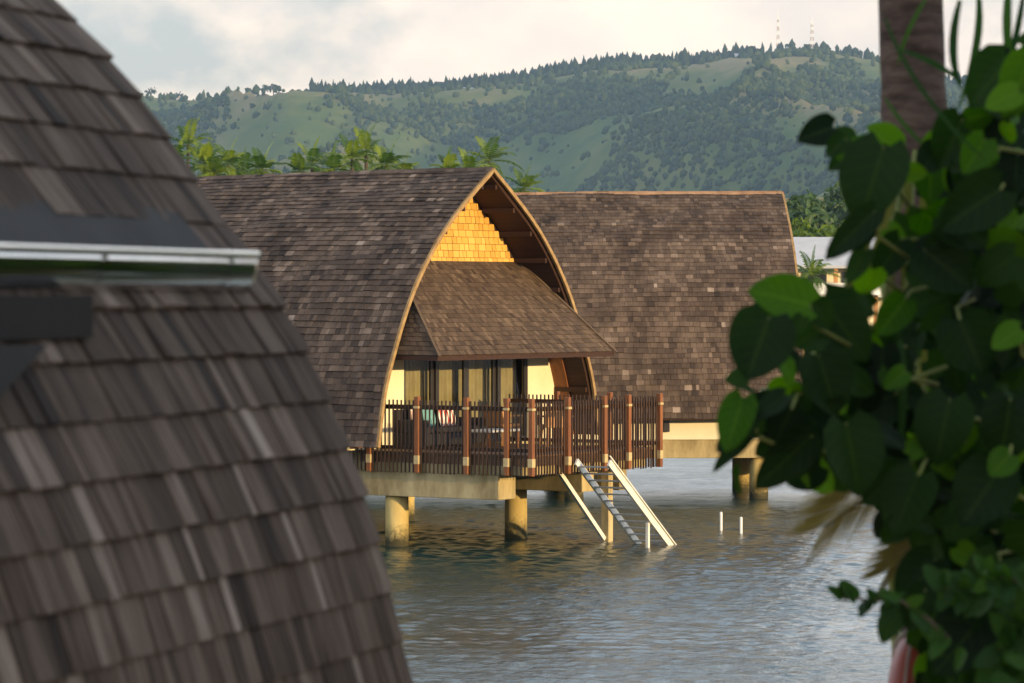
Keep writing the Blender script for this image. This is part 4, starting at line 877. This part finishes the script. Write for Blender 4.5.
EL, AZ = math.radians(7), math.radians(130)              # low sun, behind the right shoulder
sun_dir = Vector((math.sin(AZ)*math.cos(EL), math.cos(AZ)*math.cos(EL), math.sin(EL)))
W = bpy.data.worlds.new('World'); S.world = W; W.use_nodes = True; N, L = W.node_tree.nodes, W.node_tree.links
bg = N['Background']; bg.inputs['Strength'].default_value = .1
sk = N.new('ShaderNodeTexSky'); sk.sky_type = 'NISHITA'; sk.sun_disc = False; sk.sun_elevation = EL; sk.sun_rotation = AZ; sk.air_density = 1.0; sk.dust_density = 1.5; sk.ozone_density = 1.0
tc = N.new('ShaderNodeTexCoord'); mp = N.new('ShaderNodeMapping'); mp.inputs['Scale'].default_value = (1, 1, 1.5); mp.inputs['Location'].default_value = (3.1, .4, .7); L.new(tc.outputs['Generated'], mp.inputs['Vector'])
cn = N.new('ShaderNodeTexNoise'); cn.inputs['Scale'].default_value = 13; cn.inputs['Detail'].default_value = 7; cn.inputs['Roughness'].default_value = .52; L.new(mp.outputs[0], cn.inputs['Vector'])
cr = ramp(N, [(.36, (0, 0, 0)), (.5, (1, 1, 1))]); L.new(cn.outputs['Fac'], cr.inputs['Fac'])
c2 = N.new('ShaderNodeTexNoise'); c2.inputs['Scale'].default_value = 9; c2.inputs['Detail'].default_value = 5; L.new(mp.outputs[0], c2.inputs['Vector'])
cc = ramp(N, [(.38, (5.5, 5.35, 5.2)), (.6, (9.2, 7.8, 6.4))]); L.new(c2.outputs['Fac'], cc.inputs['Fac'])
base = N.new('ShaderNodeMix'); base.data_type = 'RGBA'; base.inputs['Factor'].default_value = .75; L.new(sk.outputs[0], base.inputs['A']); base.inputs['B'].default_value = (4.6, 4.85, 5.05, 1)
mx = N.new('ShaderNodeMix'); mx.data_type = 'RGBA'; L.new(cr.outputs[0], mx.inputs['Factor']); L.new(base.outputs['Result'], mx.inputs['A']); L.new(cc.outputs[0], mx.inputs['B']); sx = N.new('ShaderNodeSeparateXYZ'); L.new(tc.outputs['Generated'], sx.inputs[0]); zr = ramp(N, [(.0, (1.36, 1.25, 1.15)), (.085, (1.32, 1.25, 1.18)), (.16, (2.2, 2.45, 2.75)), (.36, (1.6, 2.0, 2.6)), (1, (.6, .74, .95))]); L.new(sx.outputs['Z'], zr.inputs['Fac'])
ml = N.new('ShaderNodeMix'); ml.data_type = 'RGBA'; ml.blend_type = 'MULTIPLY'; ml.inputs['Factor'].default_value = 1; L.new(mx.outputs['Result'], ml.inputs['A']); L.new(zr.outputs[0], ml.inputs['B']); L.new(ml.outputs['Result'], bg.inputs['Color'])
sl = bpy.data.lights.new('sun', 'SUN'); sl.energy = 5; sl.angle = math.radians(.6); sl.color = (1, .71, .34); so = bpy.data.objects.new('sun', sl); COL.objects.link(so); so.rotation_euler = (-sun_dir).to_track_quat('-Z', 'Y').to_euler()

cam = bpy.data.cameras.new('camera'); co = bpy.data.objects.new('camera', cam); COL.objects.link(co); S.camera = co
co.location = (0, 0, CH); co.rotation_euler = (math.radians(90), 0, 0); cam.sensor_width = 36; cam.lens = F/1024*36; cam.shift_y = -(341.5-HY)/1024
cam.clip_start = .1; cam.clip_end = 20000; cam.dof.use_dof = True; cam.dof.focus_distance = 74; cam.dof.aperture_fstop = 7.5
S.view_settings.view_transform = 'Standard'; S.view_settings.look = 'None'; S.view_settings.exposure = .26; S.view_settings.gamma = 1
S.cycles.use_denoising = True
S.cycles.max_bounces = 8; S.cycles.transparent_max_bounces = 12; S.cycles.volume_bounces = 1; S.cycles.caustics_reflective = False; S.cycles.caustics_refractive = False; S.cycles.sample_clamp_indirect = 6
